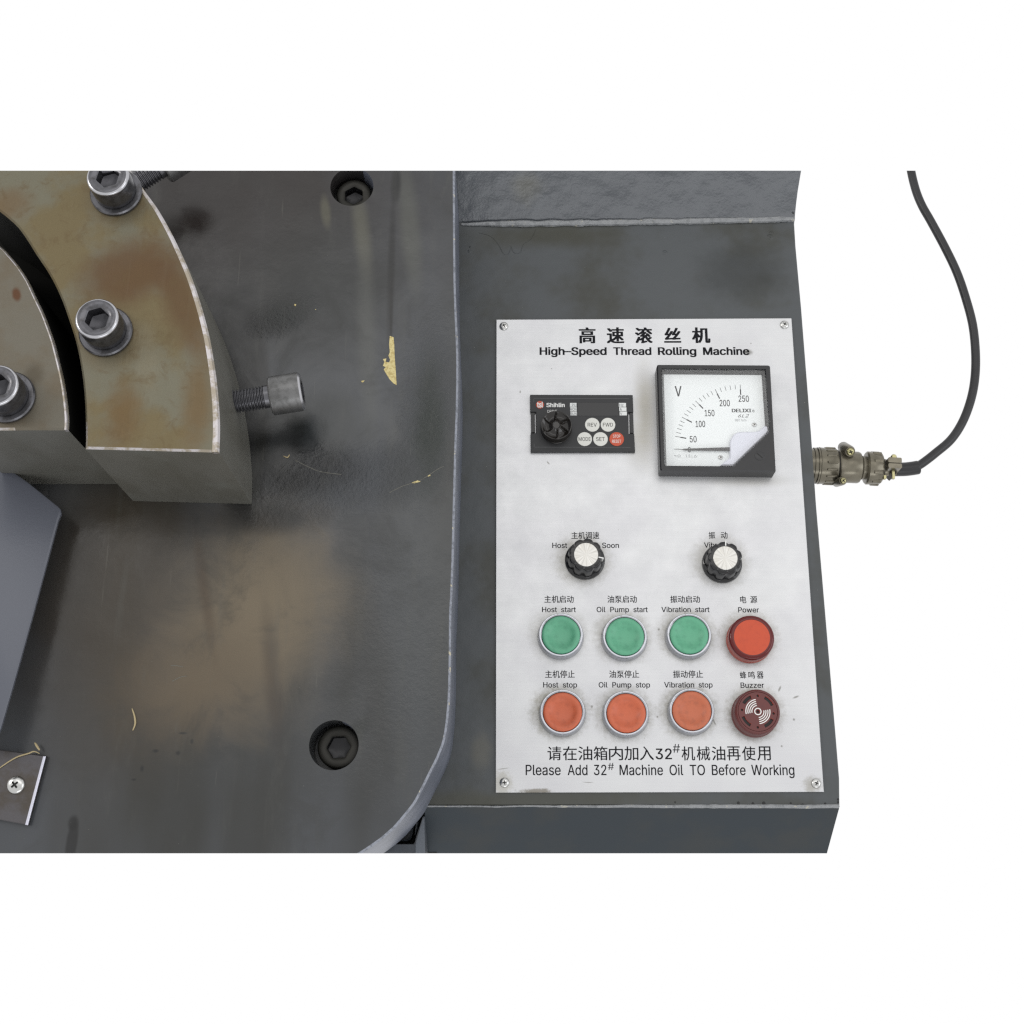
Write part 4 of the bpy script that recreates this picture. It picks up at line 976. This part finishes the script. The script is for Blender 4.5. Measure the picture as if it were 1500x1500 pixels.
part('connector_body', [(1226.5, 24.5), (1228, 25.3), (1234, 24.2), (1243, 23.6), (1256, 23.5), (1258.8, 22.2), (1259.6, 19.8), (1262, 17.8), (1266, 17.2), (1271, 17.2)], M_CON, sharp=30)
bn = part('rear_nut', [(1267, 17), (1267.5, 22.6), (1269.5, 24.6), (1276, 24.4), (1288, 23.4), (1290.5, 21.5), (1291.5, 18)], M_CON)
ribs('grip_ribs', bn, 9, 1274.5, 1289, 23.8, 2.4, 3.0, M_CON)
part('dark_groove', [(1290, 15.5), (1293.5, 15.5)], M_COND)
part('rear_neck', [(1292.5, 14.5), (1297, 14.5), (1297.5, 10.5), (1312, 10.5)], M_CON)
# clamp lugs with yellow screws
def lug(px, dy, px2, dy2, r, name='clamp_lug'):
    """cylinder from behind to front, ending in a screw"""
    b = bmesh.new(); lx, ly = X(px), dy*k_; lx2, ly2 = X(px2), dy2*k_
    Rz = Matrix.Rotation(rz, 4, 'Z')
    p0 = Rz @ Vector((lx, ly, -2)); p1 = Rz @ Vector((lx2, ly2, 15))
    tube(b, [p0, p0.lerp(p1, .1), p0.lerp(p1, .9), p1], r*k_, 20, rf=lambda i: r*k_*(.85 if i in (0, 3) else 1))
    l = obj(name, b, M_CON, con)
    d = (p1-p0).normalized(); Q = Matrix.Translation(p1) @ d.to_track_quat('Z', 'Y').to_matrix().to_4x4()
    pan_screw('clamp_screw', None, None, r*k_*.72, 1.6, M_GOLD, parent=l, M=Q, nr=8, na=24)
lug(1236, 33, 1238.5, 13, 8.4)
b = bmesh.new(); lug(1225, -24, 1227, -32, 6.6)
# rear clamp
Rz = Matrix.Rotation(rz, 4, 'Z')
b = bmesh.new()
box(b, X(1294), X(1313.5), .3, 8.6*k_, 6, 13.5, Rz, .6); box(b, X(1294), X(1313.5), -7.6*k_, -.3, 6, 13.5, Rz, .6); obj('cable_clamp', b, M_CON, con)
b = bmesh.new(); box(b, X(1301), X(1310), -14*k_, 16*k_, -6, 6, Rz, 2.0); obj('clamp_back', b, M_COND, con)
b = bmesh.new(); M = Rz @ Matrix.Translation((X(1303.2), 10.5*k_, 8)); lathe([(1.9, 0), (2.1, 1), (2.1, 4), (1.5, 5)], 20, bm=b, M=M)
box(b, X(1301.5), X(1305), -21*k_, -8*k_, 7, 9.5, Rz); box(b, X(1290.5), X(1294), -20*k_, -15*k_, 4, 7, Rz); obj('clamp_screws', b, M_GOLD, con)
# print on the body
b = bmesh.new(); 
for (tx, px, w_, ang) in (('CONNECTOR', 1243.5, 3.8, -22), ('NANOX', 1237.0, 3.6, -12)): pass
for i in range(9):
    for (px, off) in ((1238.5, 0), (1243.2, -4)):
        if px == 1238.5 and i > 6: continue
        a = math.radians(-4-6.5*i+off)
        M = BM @ Matrix.Rotation(0, 4, 'Z')
# cable
cab = empty('power_cable', P(1320, 688, ZC), 'black rubber cable curving up from the connector to the top', 'cable')
sl = spline([P(1312, 687.6, ZC), P(1325, 687.4, ZC), P(1336, 686.2, ZC), P(1345.5, 684.6, ZC)], 6)
b = bmesh.new(); n = len(sl); tube(b, sl, 10*k_, 24, rf=lambda i: (10.2 if i < n-1 else 9.6)*k_); obj('cable_sleeve', b, plastic('sleeve_rubber', srgb(20, 20, 23), .38), cab, world=True)
pts = [(1338, 685.5), (1346, 681.8), (1356, 675), (1370, 664), (1393, 644), (1410, 618), (1422, 586), (1428, 554), (1429, 518), (1425, 477), (1415, 438), (1402, 400), (1385, 364), (1364, 325), (1352, 304), (1344, 286), (1338.5, 268), (1334.5, 250), (1330, 225)]
pl = spline([P(x, y, ZC) for x, y in pts], 8)
b = bmesh.new(); tube(b, pl, 6.5*k_, 20); cut(b, bot=False); obj('cable_jacket', b, M_CAB, cab, world=True, sharp=60)
